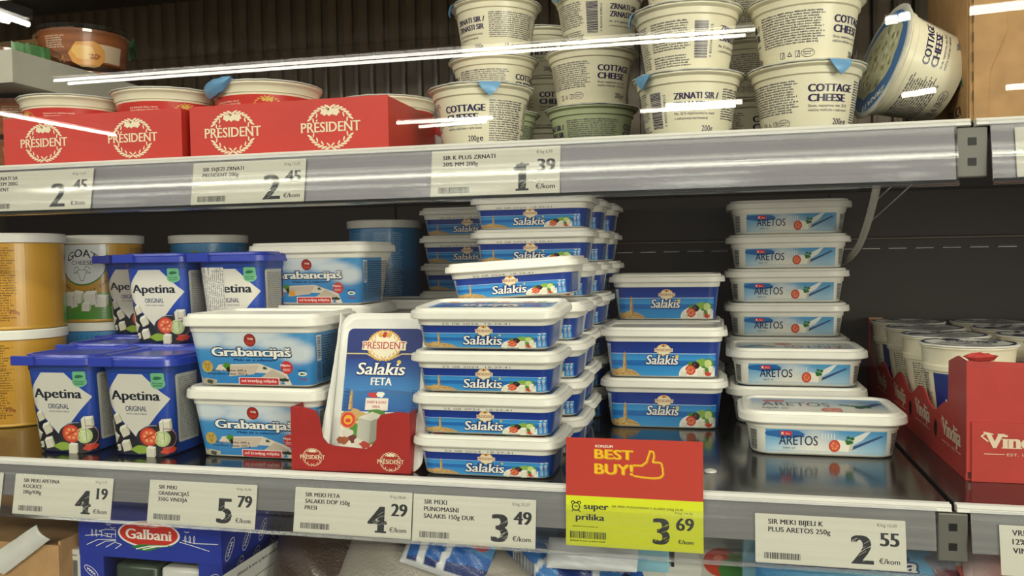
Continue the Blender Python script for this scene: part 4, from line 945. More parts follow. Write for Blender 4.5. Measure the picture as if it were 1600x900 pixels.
stack(wt2, wH, .112, xg2+.045, .305, 2, ZL, ['sky blue tub hidden low in the third row', 'sky blue tub in the third row showing only its lid edge'], GG, .001, 1)

# blue lidded buckets
mat('lid_blue', '2b3fb0', .3, 0, .25, .05, 30); mat('bucket_blue', '1d3f8f', .4, 0, .2)
kH = .108
bk = tub_root('cheese_bucket', .097, .100, kH, .016, .0085, 'bucket_blue', 'lid_blue', bucket_art, None, lip=.0055, skirt=.0115, cat='bucket')
GK = 'blue lidded cheese buckets'
v, f = boxvf(-.014, .014, -.0535, -.0495, kH-.0112, kH-.001); lt = link('lid_tab', mesh('lid_tab', v, f, False), 'lid_blue', bk); bevel(lt, .0008); lt.location = (-.034, 0, 0)
xA = -.6925
def bucket(x, Yf, lv, rz, l): return inst(bk, l, (x, Yf+.050, ZL+kH*lv), D_(rz), GK)
bucket(xA, .020, 0, 1.5, 'blue lidded cheese bucket at the front left corner of the lower shelf')
xB = xA+.0976
bucket(xB, .020, 0, 0, 'blue lidded bucket between the front left bucket and the sky blue tubs')
xT = atY(232, 450, .132).x
bucket(xT, .134, 0, 0, 'blue lidded bucket in the second row underneath the upright one')
bucket(xT, .134, 1, -.5, 'blue lidded bucket raised in the second row with its whole front showing')
xT3 = atY(322, 450, .134).x
xT3 = max(xT3, xT+.0985)
bucket(xT3, .137, 0, 0, 'blue lidded bucket hidden under the stickered one')
b3 = bucket(xT3, .137, 1, 0, 'blue lidded bucket with white paper sticker')
xT1 = atY(150, 400, .245).x+.043
bucket(xT1, .246, 0, 0, 'blue lidded bucket hidden low in the third row'); bucket(xT1, .246, 1, 0, 'blue lidded bucket in the third row, half covered by the raised one')
bucket(xA-.045, .134, 0, 2, 'blue lidded bucket directly behind the front left one')
A = Art(); A.z = 0; A.rr(-.041, .004, -.006, .096, .001, H('d9d7cf')); A.z = 1; A.at(-.039, .008, PI/2, 1); A.tiny(0, -.034, .086, -.001, .0026, H('44444a')); A.at()
kk = Prof(0, .0345, .036, .01345, kH-.003, .043, .0445, .016)
A.build('paper_sticker', lambda x, y, q: kk(x, y, q+.0008), b3, 'print_paper', .0016, (.025, .06))

# round cans
mat('can_yellow', 'c0922c', .4, .1, .2, .05); mat('can_blue', '2269ac', .4, .1, .2, .05)
def can(color, art, h=.1225, r=.056):
    t = thing('cheese_can', 'x', 'can')
    v, f = lathe([(r-.003, 0), (r-.0005, .0005), (r, .002), (r-.0008, .004), (r-.0008, h-.013), (r-.002, h-.012)], 64); link('can_body', mesh('can_body', v, f), color, t)
    v, f = lathe([(r-.0005, h-.0125), (r+.0018, h-.012), (r+.0022, h-.002), (r+.001, h-.0003), (r-.003, h), (r-.006, h-.0015)], 64); link('lid', mesh('lid', v, f), 'lid_white', t)
    pf = Round(.004, r-.0008, h-.013, r-.0008); A = Art(); art(A, h); A.build('printed_wrap', pf, t, 'print_gloss', .006); return t
def yellow_art(A, h):
    B, T = .0045, h-.0135; hh = T-B; Y = lambda k: B+hh*k; YE, OG = H('cc982c'), H('b8862a'); A.z = 0
    C = PI*.0552; A.grid(-C, B, C, T, 24, 6, lambda x, y: mixc(OG, YE, min(1, max(0, (y-B)/hh*.8+.3))))
    A.z = 1; A.grid(-.06, B, .06, Y(.36), 12, 5, lambda x, y: mixc(H('3d8a2c'), H('7a9a2c'), min(1, (y-B)/(hh*.36)))); 
    A.z = 2; G = H('3f7a34'); w = .034
    P = [(-w, T), (-w, Y(.80))]+[(w*math.cos(PI+PI*i/16), Y(.78)+hh*.33*math.sin(PI+PI*i/16)) for i in range(17)]+[(w, Y(.80)), (w, T)]; A.poly(P, G); k = .94; A.z = 3; A.poly([(x*k, T if y > Y(.9) else Y(.8)+(y-Y(.8))*k) for x, y in P], H('dfe0e2'))
    A.z = 4; A.text('GOAT', 0, Y(.84), hh*.10, INK, w=.044, bold=.02, arch=18); A.text('CHEESE', 0, Y(.73), hh*.055, H('3a3a30'), w=.030)
    g = H('4f6a34'); A.line([(-.007, Y(.66)), (-.004, Y(.58)), (-.002, Y(.52)), (.002, Y(.52)), (.004, Y(.58)), (.007, Y(.66))], .0007, g); A.line([(-.006, Y(.66)), (.006, Y(.66))], .0007, g)
    for sg in (-1, 1): A.line([(sg*.003, Y(.66)), (sg*.006, Y(.71)), (sg*.010, Y(.69)), (sg*.011, Y(.65))], .0008, g); A.line([(sg*.006, Y(.65)), (sg*.012, Y(.62)), (sg*.006, Y(.62))], .0007, g)
    word = 'SOFT WHITE GOAT CHEESE'
    for i, ch in enumerate(word):
        if ch == ' ': continue
        a = PI*1.10+PI*.80*i/(len(word)-1); px, py = .042*math.cos(a), Y(.76)+hh*.42*math.sin(a); A.at(px, py, a+PI/2, 4); A.text(ch, 0, 0, hh*.040, H('5a3420'), bold=.02)
    A.at(); A.z = 4
    for x, y, s, r in ((-.022, .27, .018, .1), (-.008, .30, .016, -.1), (.010, .28, .018, .15), (.024, .24, .016, 0), (-.014, .22, .012, .3), (.004, .17, .012, 0)): cube(A, x, Y(y), s, r, H('e4e0d4')); A.line([(x-s*.45, Y(y)-s*.5), (x+s*.4, Y(y)-s*.5)], .0005, INK)
    A.z = 3; A.blob(-.044, Y(.83), .006, .005, H('2f5a2a'), 4); A.tiny(-.050, Y(.76), -.039, Y(.79), .002, NAVY)
    br = H('6a4518'); A.z = 2
    for x0 in (-C+.002, .066): A.tiny(x0 if x0 < 0 else x0, Y(.06), x0+.046 if x0 < 0 else C-.004, Y(.97), hh*.030, br, seed=int(abs(x0)*1000), ragged=.2)
    for k in range(5):
        A.rect(-C+.001, Y(.40+.13*k), -C+.05, Y(.403+.13*k), br)
    A.text('720g', -C+.045, Y(.15), .004, H('8a3a20'), bold=.03)
def blue_art(A, h):
    B, T = .0045, h-.0135; hh = T-B; Y = lambda k: B+hh*k; C = PI*.0552; A.z = 0; A.grid(-C, B, C, T, 16, 4, lambda x, y: mixc(H('1c5e9e'), H('2f86c4'), (y-B)/hh)); A.z = 1; L = H('6fb0da')
    for i in range(14):
        x = -.05+.0075*i; A.line([(x, Y(.55)), (x+.02, T)], .0003, L); A.line([(x+.02, Y(.55)), (x, T)], .0003, L)
    A.z = 2; A.blob(-.008, Y(.84), .006, .006, H('6a8a2c'), 5); A.tiny(-.014, Y(.74), 0, Y(.78), .0025, WHITE); A.text('WHITE', 0, Y(.45), .012, WHITE, w=.05, bold=.03); A.text('CHEESE', 0, Y(.30), .012, WHITE, w=.055, bold=.03)
    for s0, s1 in ((.06, .105), (.115, .16)): A.tiny(s0, Y(.05), s1, Y(.96), hh*.028, H('9cc4e6'), seed=int(s0*100), ragged=.1)
ca = can('can_yellow', yellow_art); cb = can('can_blue', blue_art); cc = can('can_blue', blue_art, .132)
GN = 'round cheese cans at the back left'
x1 = atY(84, 480, .187).x-.0585
inst(ca, 'yellow can turned to its small print at the far left, standing on another', (x1, .192, ZL+.1226), D_(172), GN); inst(ca, 'yellow can turned to its small print at the far left, standing on the shelf', (x1-.004+.004, .190, ZL), D_(165), GN)
x2 = atY(178, 430, .325).x-.058
x2 = max(x2, x1+.02)
inst(ca, 'yellow can with the goat shield facing out', (x2, .325, ZL+.1226), D_(12), GN); inst(cb, 'blue can showing only a rim under the goat shield can', (x2, .325, ZL), D_(30), GN)
x3 = atY(246, 380, .35).x
x3 = max(x3, x2+.118)
inst(cb, 'blue can with thin diamond lines behind the upright bucket', (x3, .415, ZL+.1226), D_(20), GN); inst(cb, 'blue can hidden on the shelf behind the buckets', (x3, .415, ZL), D_(20), GN)
x4 = atY(602, 400, .50).x
inst(cc, 'blue can covered in pale small print beside the rear left stack of tubs', (x4, .50, ZL+.1321), D_(-115), GN); inst(cc, 'blue can hidden on the shelf beside the rear left stack of tubs', (x4, .50, ZL), 0, GN)
x5 = atY(345, 400, .53).x; inst(ca, 'can showing only its white lid behind the stickered bucket', (x5, .53, ZL+.10), 0, GN)
boxobj('x', 'card_brown', (x5-.06, x5+.06, .48, .58, ZL, ZL+.0998)); o = COL.objects['x']; o.name = 'cardboard_box'; tagob(o, 'brown box hidden behind the buckets, carrying a can', 'box')

# ---------------- red display tray with feta packs ----------------
mat('tray_deep_red', 'a82420', .55, 0, .1, .06); mat('pack_white', 'd9d8d2', .35, 0, .3, .04, 40, .2)
p0 = Vector((-.4065, .010)); p1 = Vector((-.2845, .014)); w = (p1-p0).length
t = thing('display_tray', 'small red display tray with a low cut front holding the upright feta packs', 'tray', None, (p0.x, p0.y, ZL), math.atan2(p1.y-p0.y, p1.x-p0.x))
hf, hp = .0225, .062
pts = [(0, 0), (w, 0), (w, hp-.004), (w-.012, hp-.003), (w-.029, hp-.006), (w-.033, hp-.012), (w-.034, hf+.010), (w-.039, hf+.003), (w-.045, hf), (.045, hf+.002), (.038, hf+.004), (.033, hf+.010), (.030, hp-.012), (.026, hp-.003), (.012, hp), (0, hp)]
v, f = prism(pts, 0, .0015, 'y'); link('front_panel', mesh('front_panel', v, f, False), 'tray_deep_red', t)
boxobj('tray_base', 'tray_deep_red', (.0, w, .0015, .10, 0, .0015), t); boxobj('side_panel', 'tray_deep_red', (0, .0015, .0015, .10, .0015, hp), t); boxobj('side_panel', 'tray_deep_red', (w-.0015, w, .0015, .10, .0015, hp-.004), t); boxobj('back_panel', 'tray_deep_red', (0, w, .10, .1015, .0, hp), t)
A = Art(); A.z = 1; emblem(A, .022, .013, .026, CW, CW, None, 7); emblem(A, w-.020, .011, .027, CW, CW, None, 7)
A.build('printed_logos', flat_front, t, 'print_gloss')
def feta_pack():
    t = thing('feta_pack', 'x', 'cheese pack'); Wp, Hp, r = .090, .150, .012
    def rr(a, b, r, y, dz=0): return [(x, y, z+Hp/2+dz) for x, z, _ in ring(a, b, r, 0, 6)]
    v, f = loft([rr(Wp/2-.010, Hp/2-.010, r, .024), rr(Wp/2-.006, Hp/2-.006, r, .020), rr(Wp/2-.003, Hp/2-.003, r, .003), rr(Wp/2+.003, Hp/2+.003, r+.003, .0025), rr(Wp/2+.0035, Hp/2+.0035, r+.003, .001), rr(Wp/2, Hp/2, r, 0), rr(Wp/2-.004, Hp/2-.004, r, .0008)])
    f = [q[::-1] for q in f]; link('tray_pack', mesh('tray_pack', v, f, True, 50), 'pack_white', t)
    # loose film skirt at the left of the pack
    V = []; F = []; R = random.Random(8); n, m = 14, 4
    for i in range(n+1):
        for j in range(m+1):
            k = i/n; V.append((-Wp/2-.001-(.004+.012*(1-k)**1.5)*j/m, .002+.004*math.sin(j*1.3)+R.uniform(-.0006, .0006), k*(Hp-.004)+.002*j))
    for i in range(n):
        for j in range(m): F.append((i*(m+1)+j, i*(m+1)+j+1, (i+1)*(m+1)+j+1, (i+1)*(m+1)+j))
    b = len(V); V += [(x, y+.0006, z) for x, y, z in V]; F += [tuple(b+i for i in q)[::-1] for q in F]
    link('film_edge', mesh('film_edge', V, F, True, 60), 'pack_white', t)
    a = Wp/2-.005; A = Art(); Y = lambda k: Hp*k; y1 = .915
    A.z = 0; A.rr(-a, Y(.04), a, Y(y1), .008, H('efece2')); A.z = 1
    A.rr(-a, Y(.70), a, Y(y1), .006, H('102a72'), corners=(0, 1, 1, 0)); A.rect(-a, Y(.47), a, Y(.71), H('3f8ac8'), H('12388e')); A.rect(-a, Y(.36), a, Y(.495), H('1f5ea8'), H('2f74b4'))
    A.z = 2; A.poly([(-a*.55, Y(.49)), (0, Y(.515)), (a*.35, Y(.505)), (a, Y(.49)), (a, Y(.48)), (-a*.55, Y(.48))], H('3b6ca8')); A.line([(-a, Y(.745)), (-a*.46, Y(.745)), (-a*.22, Y(.715)), (a*.25, Y(.715)), (a*.48, Y(.745)), (a, Y(.745))], .0012, H('d9c58a'))
    A.z = 3; rock(A, -a, -a*.1, Y(.27), Hp*.10); lighthouse(A, -a*.77, Y(.37), Hp*.135, .9); A.rect(-a, Y(.04), a, Y(.275), H('e8e2d4'))
    A.z = 4; emblem(A, 0, Y(.80), .046, H('b3261f'), GOLD, H('efe6cc'), 9)
    A.z = 8; script_word(A, 'Salakis', -.002, Y(.605), Hp*.078, a*1.28); A.ell(a*.43, Y(.69), .0022, .0022, H('e9c85a'), 12); A.text('FETA', 0, Y(.535), Hp*.050, WHITE, w=a*.56, bold=.035)
    A.z = 5; A.rect(a*-.38, Y(.37), a*.22, Y(.45), H('f0e4d8')); A.z = 6; A.text("SHEEP & GOAT", -a*.08, Y(.415), .0024, RED, w=a*.52, bold=.02, serif=.02); A.text('MILK', -a*.08, Y(.385), .0024, RED, w=a*.2, bold=.02); A.blob(-a*.16, Y(.47), .006, .003, H('c2343a'), 4); A.blob(-a*.0, Y(.475), .004, .003, WHITE, 6)
    A.z = 6; A.ell(-a*.80, Y(.303), .0082, .0082, H('e0852c'), 26); A.z = 7; A.ell(-a*.80, Y(.303), .0072, .0072, H('d8372c'), 26); A.z = 8; A.ell(-a*.80, Y(.303), .0048, .0048, H('e8b02c'), 22); A.ell(-a*.80, Y(.298), .003, .002, H('d8372c'), 12)
    A.z = 5; A.blob(-a*.62, Y(.24), .006, .006, LEAF, 3); A.blob(-a*.1, Y(.345), .010, .004, LEAF, 5)
    A.z = 7; A.poly([(-a*.54, Y(.19)), (-a*.20, Y(.155)), (-a*.20, Y(.30)), (-a*.53, Y(.32))], H('bcbcae')); A.poly([(-a*.53, Y(.32)), (-a*.20, Y(.30)), (a*.15, Y(.335)), (-a*.18, Y(.36))], H('dedccc')); A.poly([(-a*.20, Y(.155)), (a*.15, Y(.19)), (a*.15, Y(.335)), (-a*.20, Y(.30))], H('a5a596'))
    A.z = 6
    for i, (x, y, c) in enumerate(((-.8, .22, 'd8d2c4'), (-.62, .18, '6e2a24'), (-.45, .16, 'd8d2c4'), (-.3, .15, 'c03a2c'), (.05, .15, 'c04a34'), (.45, .14, 'c03a2c'), (-.9, .17, 'a0522c'), (-.1, .17, '7a8a3c'))): A.blob(a*x, Y(y), .006, .004, H(c), i)
    A.z = 5
    for sx_ in (-1, 1):
        for i in range(7): A.line([(sx_*a*.97, Y(.34+.025*i)), (sx_*a*.84, Y(.34+.025*i)), (sx_*a*.84, Y(.356+.025*i)), (sx_*a*.93, Y(.356+.025*i)), (sx_*a*.93, Y(.348+.025*i))], .0005, NAVY)
    A.build('printed_front', lambda x, y, q: Vector((x, .0002-q, y)), t, 'print_matte'); return t
fp = feta_pack(); xp = atY(597, 600, .045).x
inst(fp, 'upright feta pack with lighthouse picture leaning in the small red tray', (xp, .022, ZL+.0022), 0, 'feta packs in the small red tray', rx=D_(-15))
inst(fp, 'second feta pack behind, showing its pale back edge in the small red tray', (xp-.012, .052, ZL+.0022), 0, 'feta packs in the small red tray', rot=(D_(-16), 0, D_(0))).scale = (1, 1, .93)

# ---------------- red carton with yoghurt cups at right ----------------
mat('carton_red', 'b3332c', .55, 0, .08, .06)
vx, vy = .214, .079; wv, dv = .320, .515
t = thing('display_tray', 'large red carton with gothic lettering holding small cups at the right', 'tray', None, (vx, vy, ZL), 0)
T = .0018
pts = [(0, .008), (.012, .008), (.04, .004), (.045, .0), (wv, 0), (wv, .098), (.12, .085), (.105, .097), (.09, .104), (.012, .107), (0, .107)]
v, f = prism(pts, 0, T, 'y'); link('front_panel', mesh('front_panel', v, f, False), 'carton_red', t)
sp = [(T, .002), (dv, .002), (dv, .108), (dv-.018, .108), (dv-.020, .06)]
n = 36
for i in range(n+1):
    k = i/n; yy = dv-.022-(dv-.022-.066)*k; sp.append((yy, .051+.008*math.cos(k*8*PI)))
sp += [(.062, .062), (.060, .100), (.030, .108), (T, .106)]
v, f = prism(sp, 0, T, 'x'); link('side_panel', mesh('side_panel', v, f, False), 'carton_red', t)
boxobj('side_panel', 'carton_red', (wv-T, wv, T, dv, .002, .06), t); boxobj('back_panel', 'carton_red', (T+.020, wv-T, dv-T, dv, .002, .060), t); boxobj('corner_post', 'card_brown', (T, T+.020, dv-T, dv, .002, .108), t); boxobj('tray_base', 'carton_red', (0, wv, T, dv, 0, .002), t)
v, f = prism([(.004, .0), (.045, .0), (.050, -.0005), (wv, -.0005), (wv, .053), (.004, .053)], -.0014, -.0002, 'y'); link('front_flap', mesh('front_flap', v, [q for q in f], False), 'carton_red', t)
# crumpled torn corner
R = random.Random(6); v = []; f = []
v, f = lathe([(.001, 0), (.006, .002), (.009, .006), (.005, .009), (.001, .010)], 9); v = [(x*1.6+R.uniform(-.001, .001), y*.7, z*.8+R.uniform(-.001, .001)) for x, y, z in v]
o = link('torn_corner', mesh('torn_corner', v, f, False), 'carton_red', t, (.012, .002, .106))
for k in range(4):
    v, f = lathe([(.0075, 0), (.0085, .0003), (.0085, .0008)], 20, True, True)
holes = []
A = Art(); A.z = 1; K = H('e2cdb4')
def gothic(A, x, y, h, w):
    A.text('Vindija', x, y, h, K, w=w, bold=.05, serif=.05); e0, e1 = A.ext; A.line([(e0+w*.02, y+h*1.02), (e0-w*.04, y+h*.8), (e0+w*.05, y+h*.45)], h*.10, K); A.line([(e0-w*.01, y+h*1.08), (e0+w*.12, y+h*.95)], h*.09, K)
    A.line([(e0, y-h*.42), (x-w*.22, y-h*.42)], h*.05, K); A.line([(x+w*.24, y-h*.42), (e1, y-h*.42)], h*.05, K); A.text('EST. 1959', x, y-h*.52, h*.18, K, w=w*.38)
gothic(A, .043, .0305, .0128, .058)
A.build('front_print', lambda x, y, q: Vector((x, -.0015-q, y)), t, 'print_gloss')
A = Art(); A.z = 1
for k in range(4): gothic(A, -.050-.115*k, .026, .0155, .066)
A.z = 1
for k in range(2): A.ell(-.1085-.115*k, .026, .0065, .0085, H('1c0f0d'), 20)
A.build('side_print', lambda x, y, q: Vector((-q, -x, y)), t, 'print_gloss')
mat('foil_matt', 'e4e2da', .6)
def vcup():
    t = thing('yoghurt_cup', 'x', 'cup'); h = .104; r0, r1 = .0325, .0430
    v, f = lathe([(r0-.002, 0), (r0, .002), (r1-.001, h-.028), (r1+.001, h-.0275), (r1+.0015, h-.022), (r1+.0005, h-.0215), (r1+.002, h-.006), (.0462, h-.004), (.0470, h-.003), (.0470, h-.0015), (.0455, h-.001)], 56); link('pot', mesh('pot', v, f), 'pot_cream', t)
    pf = Round(.002, r0, h-.028, r1-.001); A = Art(); A.z = 1; B, T = .004, h-.030; hh = T-B; N = H('1c2f7c')
    for s in (0, .11):
        A.z = 1; A.rect(s-.026, B, s+.006, T, N); A.z = 2; A.ell(s-.006, B+hh*.50, .010, .012, H('e9e4d4'), 18); A.ell(s-.012, B+hh*.62, .007, .008, N, 14); A.ell(s+.002, B+hh*.36, .008, .008, H('e9e4d4'), 14)
    A.z = 1; A.tiny(-.068, B, -.030, T, .0026, INK, seed=4); A.tiny(.012, B, .040, T, .0026, INK, seed=6); A.tiny(.042, B+.01, .078, T-.01, .0026, INK, seed=9)
    A.build('printed_wrap', pf, t, 'print_gloss', .005)
    v, f = foil_disc(.0470, h, .0005, 9, 56); fo = link('foil_lid', mesh('foil_lid', v, f, True, 60), 'foil_matt', t)
    A = Art(); A.z = 1; N2 = H('232a5c')
    for q in range(40):
        a0 = 2*PI*q/40; A.arc(0, 0, .0435, .0435, a0, a0+2*PI/40, .0035 if q % 5 else .001, N2, 2)
    A.text('Vindija', 0, .004, .012, N2, w=.055, bold=.04, serif=.04); A.text('VRHNJE 12%', 0, -.014, .007, N2, w=.05, bold=.03); A.tiny(-.025, -.028, .025, -.018, .003, N2); A.blob(-.022, .022, .012, .006, N2, 3); A.blob(.02, .025, .010, .004, N2, 4)
    A.build('lid_print', lambda x, y, q: Vector((x, y, h+.0008+q)), fo, 'print_gloss')
    return t
vc = vcup(); GV = 'small white and navy cups in the red carton'
pos = ['nearest', 'second', 'third', 'farthest']
for c in range(3):
    for r in range(4):
        inst(vc, 'white and navy cup, %s in the %s row of the red carton' % (pos[r], ('left', 'middle', 'right')[c]), (vx+.0450+.103*c, .247+.098*r, ZL+.0024), D_((-25, 40, 35, -20)[r]+c*30), GV)

# screw head on the shelf, and the cable behind the tall white stack
p = atZ(1110, 737, ZL); v, f = lathe([(.006, 0), (.0055, .0015), (.003, .0025), (.0012, .0027)], 24); o = link('shelf_clip', mesh('shelf_clip', v, f), 'steel_white', None, (p.x, p.y, ZL)); tagob(o, 'small shiny metal button on the black shelf beside the promotion card', 'clip')
cps = [atY(1371, 286, .30), atY(1364, 320, .36), atY(1354, 355, .42), atY(1343, 385, .48), atY(1328, 404, .54), atY(1312, 412, .585)]
cu = []
for a, b in zip(cps, cps[1:]): cu += [a.lerp(b, i/5) for i in range(5)]
sm = cu[:]
for _ in range(6): sm = [sm[0]]+[(sm[i-1]+sm[i]+sm[i+1])/3 for i in range(1, len(sm)-1)]+[sm[-1]]
v, f = tube(sm, .0045, 10); o = link('cable', mesh('cable', v, f), 'cable_white'); tagob(o, 'white cable hanging down from the upper shelf behind the tall white stack', 'cable')
for a, b, l in (((1392, 292), (1356, 326), 'left'), ((1425, 288), (1362, 345), 'right')):
    v, f = tube([atY(a[0], a[1], .30), atY((a[0]+b[0])/2-2, (a[1]+b[1])/2+2, .38), atY(b[0], b[1], .5)], .0009, 6); o = link('wire', mesh('wire', v, f), 'cable_white'); tagob(o, 'thin wire under the upper shelf, the %s one beside the white cable' % l, 'wire')

# ---------------- lowest shelf: cartons and bags ----------------
ZB = SHELF_B+.0003
mat('carton_blue', '2438a0', .4, 0, .2, .05); mat('carton_pale_blue', '8fc4d6', .5, 0, .1, .05); mat('paper_label', 'cfcdc9', .7); mat('grey_film', '8d8780', .3, 0, .2, .08, 18, .25)
def script_logo(A, x, y, w, rot=0):
    m = A.M; A.z = 1; ca, sa = math.cos(rot), math.sin(rot)
    A.line([(x+ca*w*.5*math.cos(a)-sa*w*.2*math.sin(a), y+sa*w*.5*math.cos(a)+ca*w*.2*math.sin(a)) for a in [2*PI*i/20 for i in range(21)]], w*.03, WHITE)
    A.line([(x+ca*w*(-.32+.07*i)-sa*w*(.06*(-1)**i), y+sa*w*(-.32+.07*i)+ca*w*.06*(-1)**i) for i in range(10)], w*.04, WHITE)
# blue carton
y0 = .045; xl, xr_ = atY(123, 840, y0).x, atY(345, 840, y0).x; zt = -.222; zh = atY(235, 875, y0).z
t = thing('blue_carton', 'blue display carton with a red oval emblem and a drawn villa on the lowest shelf', 'carton'); w = xr_-xl; T = .0018
boxobj('header_panel', 'carton_blue', (xl, xr_, y0, y0+T, zh, zt), t, .0003)
for a, b in ((xl, xl+w*.17), (xr_-w*.16, xr_)): boxobj('front_post', 'carton_blue', (a, b, y0+.001, y0+.001+T, ZB+.06, zh), t)
boxobj('front_panel', 'carton_blue', (xl, xr_, y0+.001, y0+.001+T, ZB, ZB+.06), t)
for a in (xl, xr_-T): boxobj('side_panel', 'carton_blue', (a, a+T, y0+.003, y0+.30, ZB, zt), t)
boxobj('back_panel', 'carton_blue', (xl+T, xr_-T, y0+.298, y0+.30, ZB, zt), t); boxobj('carton_base', 'carton_blue', (xl+T, xr_-T, y0+.003, y0+.298, ZB, ZB+.002), t)
hh = zt-zh; cx = w*.505; tz0 = zh
A = Art(); A.z = 1; vis = atY(235, 818, y0).z-zh
A.rect(cx-w*.155, 0, cx+w*.155, vis*.6, H('e4e2dc')); A.line([(cx-w*.155, 0), (cx-w*.155, vis*.45)], .0008, NAVY); A.z = 2; A.line([(cx+w*.15, 0), (cx+w*.15, vis*.45)], .0006, NAVY)
A.ell(cx, vis*.70, w*.218, vis*.37, WHITE, 32); A.z = 3; A.ell(cx, vis*.71, w*.204, vis*.34, H('cf342c'), 32); A.z = 4
A.poly([(cx-w*.13, vis*.34), (cx-w*.05, vis*.42), (cx+w*.10, vis*.44), (cx+w*.19, vis*.43), (cx+w*.08, vis*.36), (cx-w*.0, vis*.24), (cx-w*.05, vis*.24)], H('2f7a3c')); A.z = 5
for d in (0, .05): A.line([(cx-w*.09+w*d, vis*.28), (cx+w*d, vis*.38), (cx+w*.13, vis*.42)], .0012, WHITE)
A.z = 5; A.text('Galbani', cx, vis*.56, vis*.27, WHITE, w=w*.325, bold=.03, serif=.05); A.text('-DAL 1882-', cx, vis*.90, vis*.07, WHITE, w=w*.14, bold=.02)
A.z = 1; q = .0007
for k in range(4): A.line([(w*.06+.012*k, vis*(.30-.02*k)), (w*.14+.01*k, vis*(.46-.03*k)), (w*.27, vis*(.50-.03*k))], q, WHITE)
A.line([(w*.05, vis*.55), (w*.16, vis*.60), (w*.24, vis*.55)], q, WHITE); A.line([(w*.72, vis*.55), (w*.80, vis*.48), (w*.92, vis*.36)], q, WHITE); A.line([(w*.74, vis*.60), (w*.82, vis*.54), (w*.98, vis*.56)], q, WHITE)
A.line([(w*.17, vis*.55), (w*.17, vis*.68), (w*.15, vis*.70), (w*.20, vis*.76), (w*.27, vis*.76), (w*.27, vis*.55)], q, WHITE); A.line([(w*.19, vis*.64), (w*.27, vis*.64)], q, WHITE); A.line([(w*.21, vis*.55), (w*.21, vis*.64), (w*.24, vis*.64), (w*.24, vis*.55)], q, WHITE)
for tx_ in (.10, .13, .76, .79, .82): A.line([(w*tx_, vis*.54), (w*tx_-.001, vis*.66), (w*tx_, vis*.74), (w*tx_+.001, vis*.66), (w*tx_, vis*.54)], q*.8, WHITE)
for bx_, by_ in ((.22, .88), (.25, .8), (.74, .95), (.77, .82)): A.line([(w*bx_-.003, vis*by_+.001), (w*bx_, vis*by_), (w*bx_+.003, vis*by_+.001)], q, WHITE)
A.at(0, 0, 0, 1); script_logo(A, w*.08, -.018, .02, -.6); script_logo(A, w*.93, -.016, .018, .6); script_logo(A, w*.90, -.036, .018, -.4)
A.build('front_print', lambda x, y, o: Vector((xl+x, y0-o if y > 0 else y0+.001-o, zh+y)), t, 'print_gloss')
A = Art()
for i in range(8):
    for k in range(5): script_logo(A, .012+.034*i+(k % 2)*.017, .012+.026*k, .026, .9)
A.build('side_print', lambda x, y, o: Vector((xr_+o, y0+.004+x, zt-.10-.02+y-.03)), t, 'print_gloss')
# packs inside it
for k in range(2):
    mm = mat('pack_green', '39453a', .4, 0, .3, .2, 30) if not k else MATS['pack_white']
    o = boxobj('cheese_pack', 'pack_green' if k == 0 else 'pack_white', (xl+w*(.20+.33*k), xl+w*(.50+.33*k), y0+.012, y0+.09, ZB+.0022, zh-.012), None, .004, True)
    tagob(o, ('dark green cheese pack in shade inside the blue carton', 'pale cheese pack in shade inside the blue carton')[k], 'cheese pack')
# brown cardboard boxes at the left
y1 = .03; xb = atY(91, 850, y1).x; zt1 = atY(60, 845, y1+.01).z
t = thing('cardboard_box', 'open brown cardboard box at the bottom left corner, its front flap low', 'box')
boxobj('front_panel', 'card_brown', (xb-.22, xb, y1, y1+.003, ZB, zt1), t, .0006); boxobj('side_panel', 'card_brown', (xb-.003, xb, y1+.003, y1+.12, ZB, zt1+.004), t, .0006); boxobj('box_base', 'card_brown', (xb-.22, xb-.003, y1+.003, y1+.12, ZB, ZB+.003), t)
boxobj('top_flap', 'card_brown', (xb-.22, xb-.004, y1+.005, y1+.115, zt1-.004, zt1-.001), t, .0005)
y2 = .165; xb2 = atY(128, 830, y2).x
t = thing('cardboard_box', 'taller brown cardboard box behind with printed upper panel at the bottom left', 'box')
boxobj('front_panel', 'card_brown', (xb2-.30, xb2, y2, y2+.003, ZB, -.225), t, .0006); boxobj('side_panel', 'card_brown', (xb2-.003, xb2, y2+.003, y2+.25, ZB, -.225), t, .0006); boxobj('box_base', 'card_brown', (xb2-.3, xb2-.003, y2+.003, y2+.25, ZB, ZB+.003), t)
xa_, za_ = atY(2, 818, y2).x, atY(60, 836, y2).z
A = Art(); A.z = 0; A.rect(-.30+.001, za_, -.03, -.226, H('c79a5c')); A.z = 1
A.tiny(-.115, za_+.006, -.045, za_+.030, .0058, H('5a3f1f'), ragged=.3); A.build('printed_panel', lambda x, y, o: Vector((xb2+x, y2-o, y)), t, 'print_paper')
# folded netted plastic strip on the front box
V = []; F = []; n, m = 40, 8; R = random.Random(4)
for i in range(n+1):
    for j in range(m+1):
        k = i/n; c0 = atY(-12+74*k, 880-52*k, y1-.004); w_ = .020*(1-.15*k); V.append((c0.x+w_*(j/m-.3), y1-.0035-.004*math.sin(PI*j/m)-.0012*(i % 2), c0.z-w_*.9*(j/m-.3)+R.uniform(0, .0006)))
for i in range(n):
    for j in range(m): F.append((i*(m+1)+j, i*(m+1)+j+1, (i+1)*(m+1)+j+1, (i+1)*(m+1)+j))
b = len(V); V += [(x, y+.0012, z) for x, y, z in V]; F += [tuple(b+i for i in q)[::-1] for q in F]
o = link('folded_bag', mesh('folded_bag', V, F, True, 70), 'pack_white'); tagob(o, 'whitish ribbed plastic strip folded over the front brown box, bottom left', 'bag')
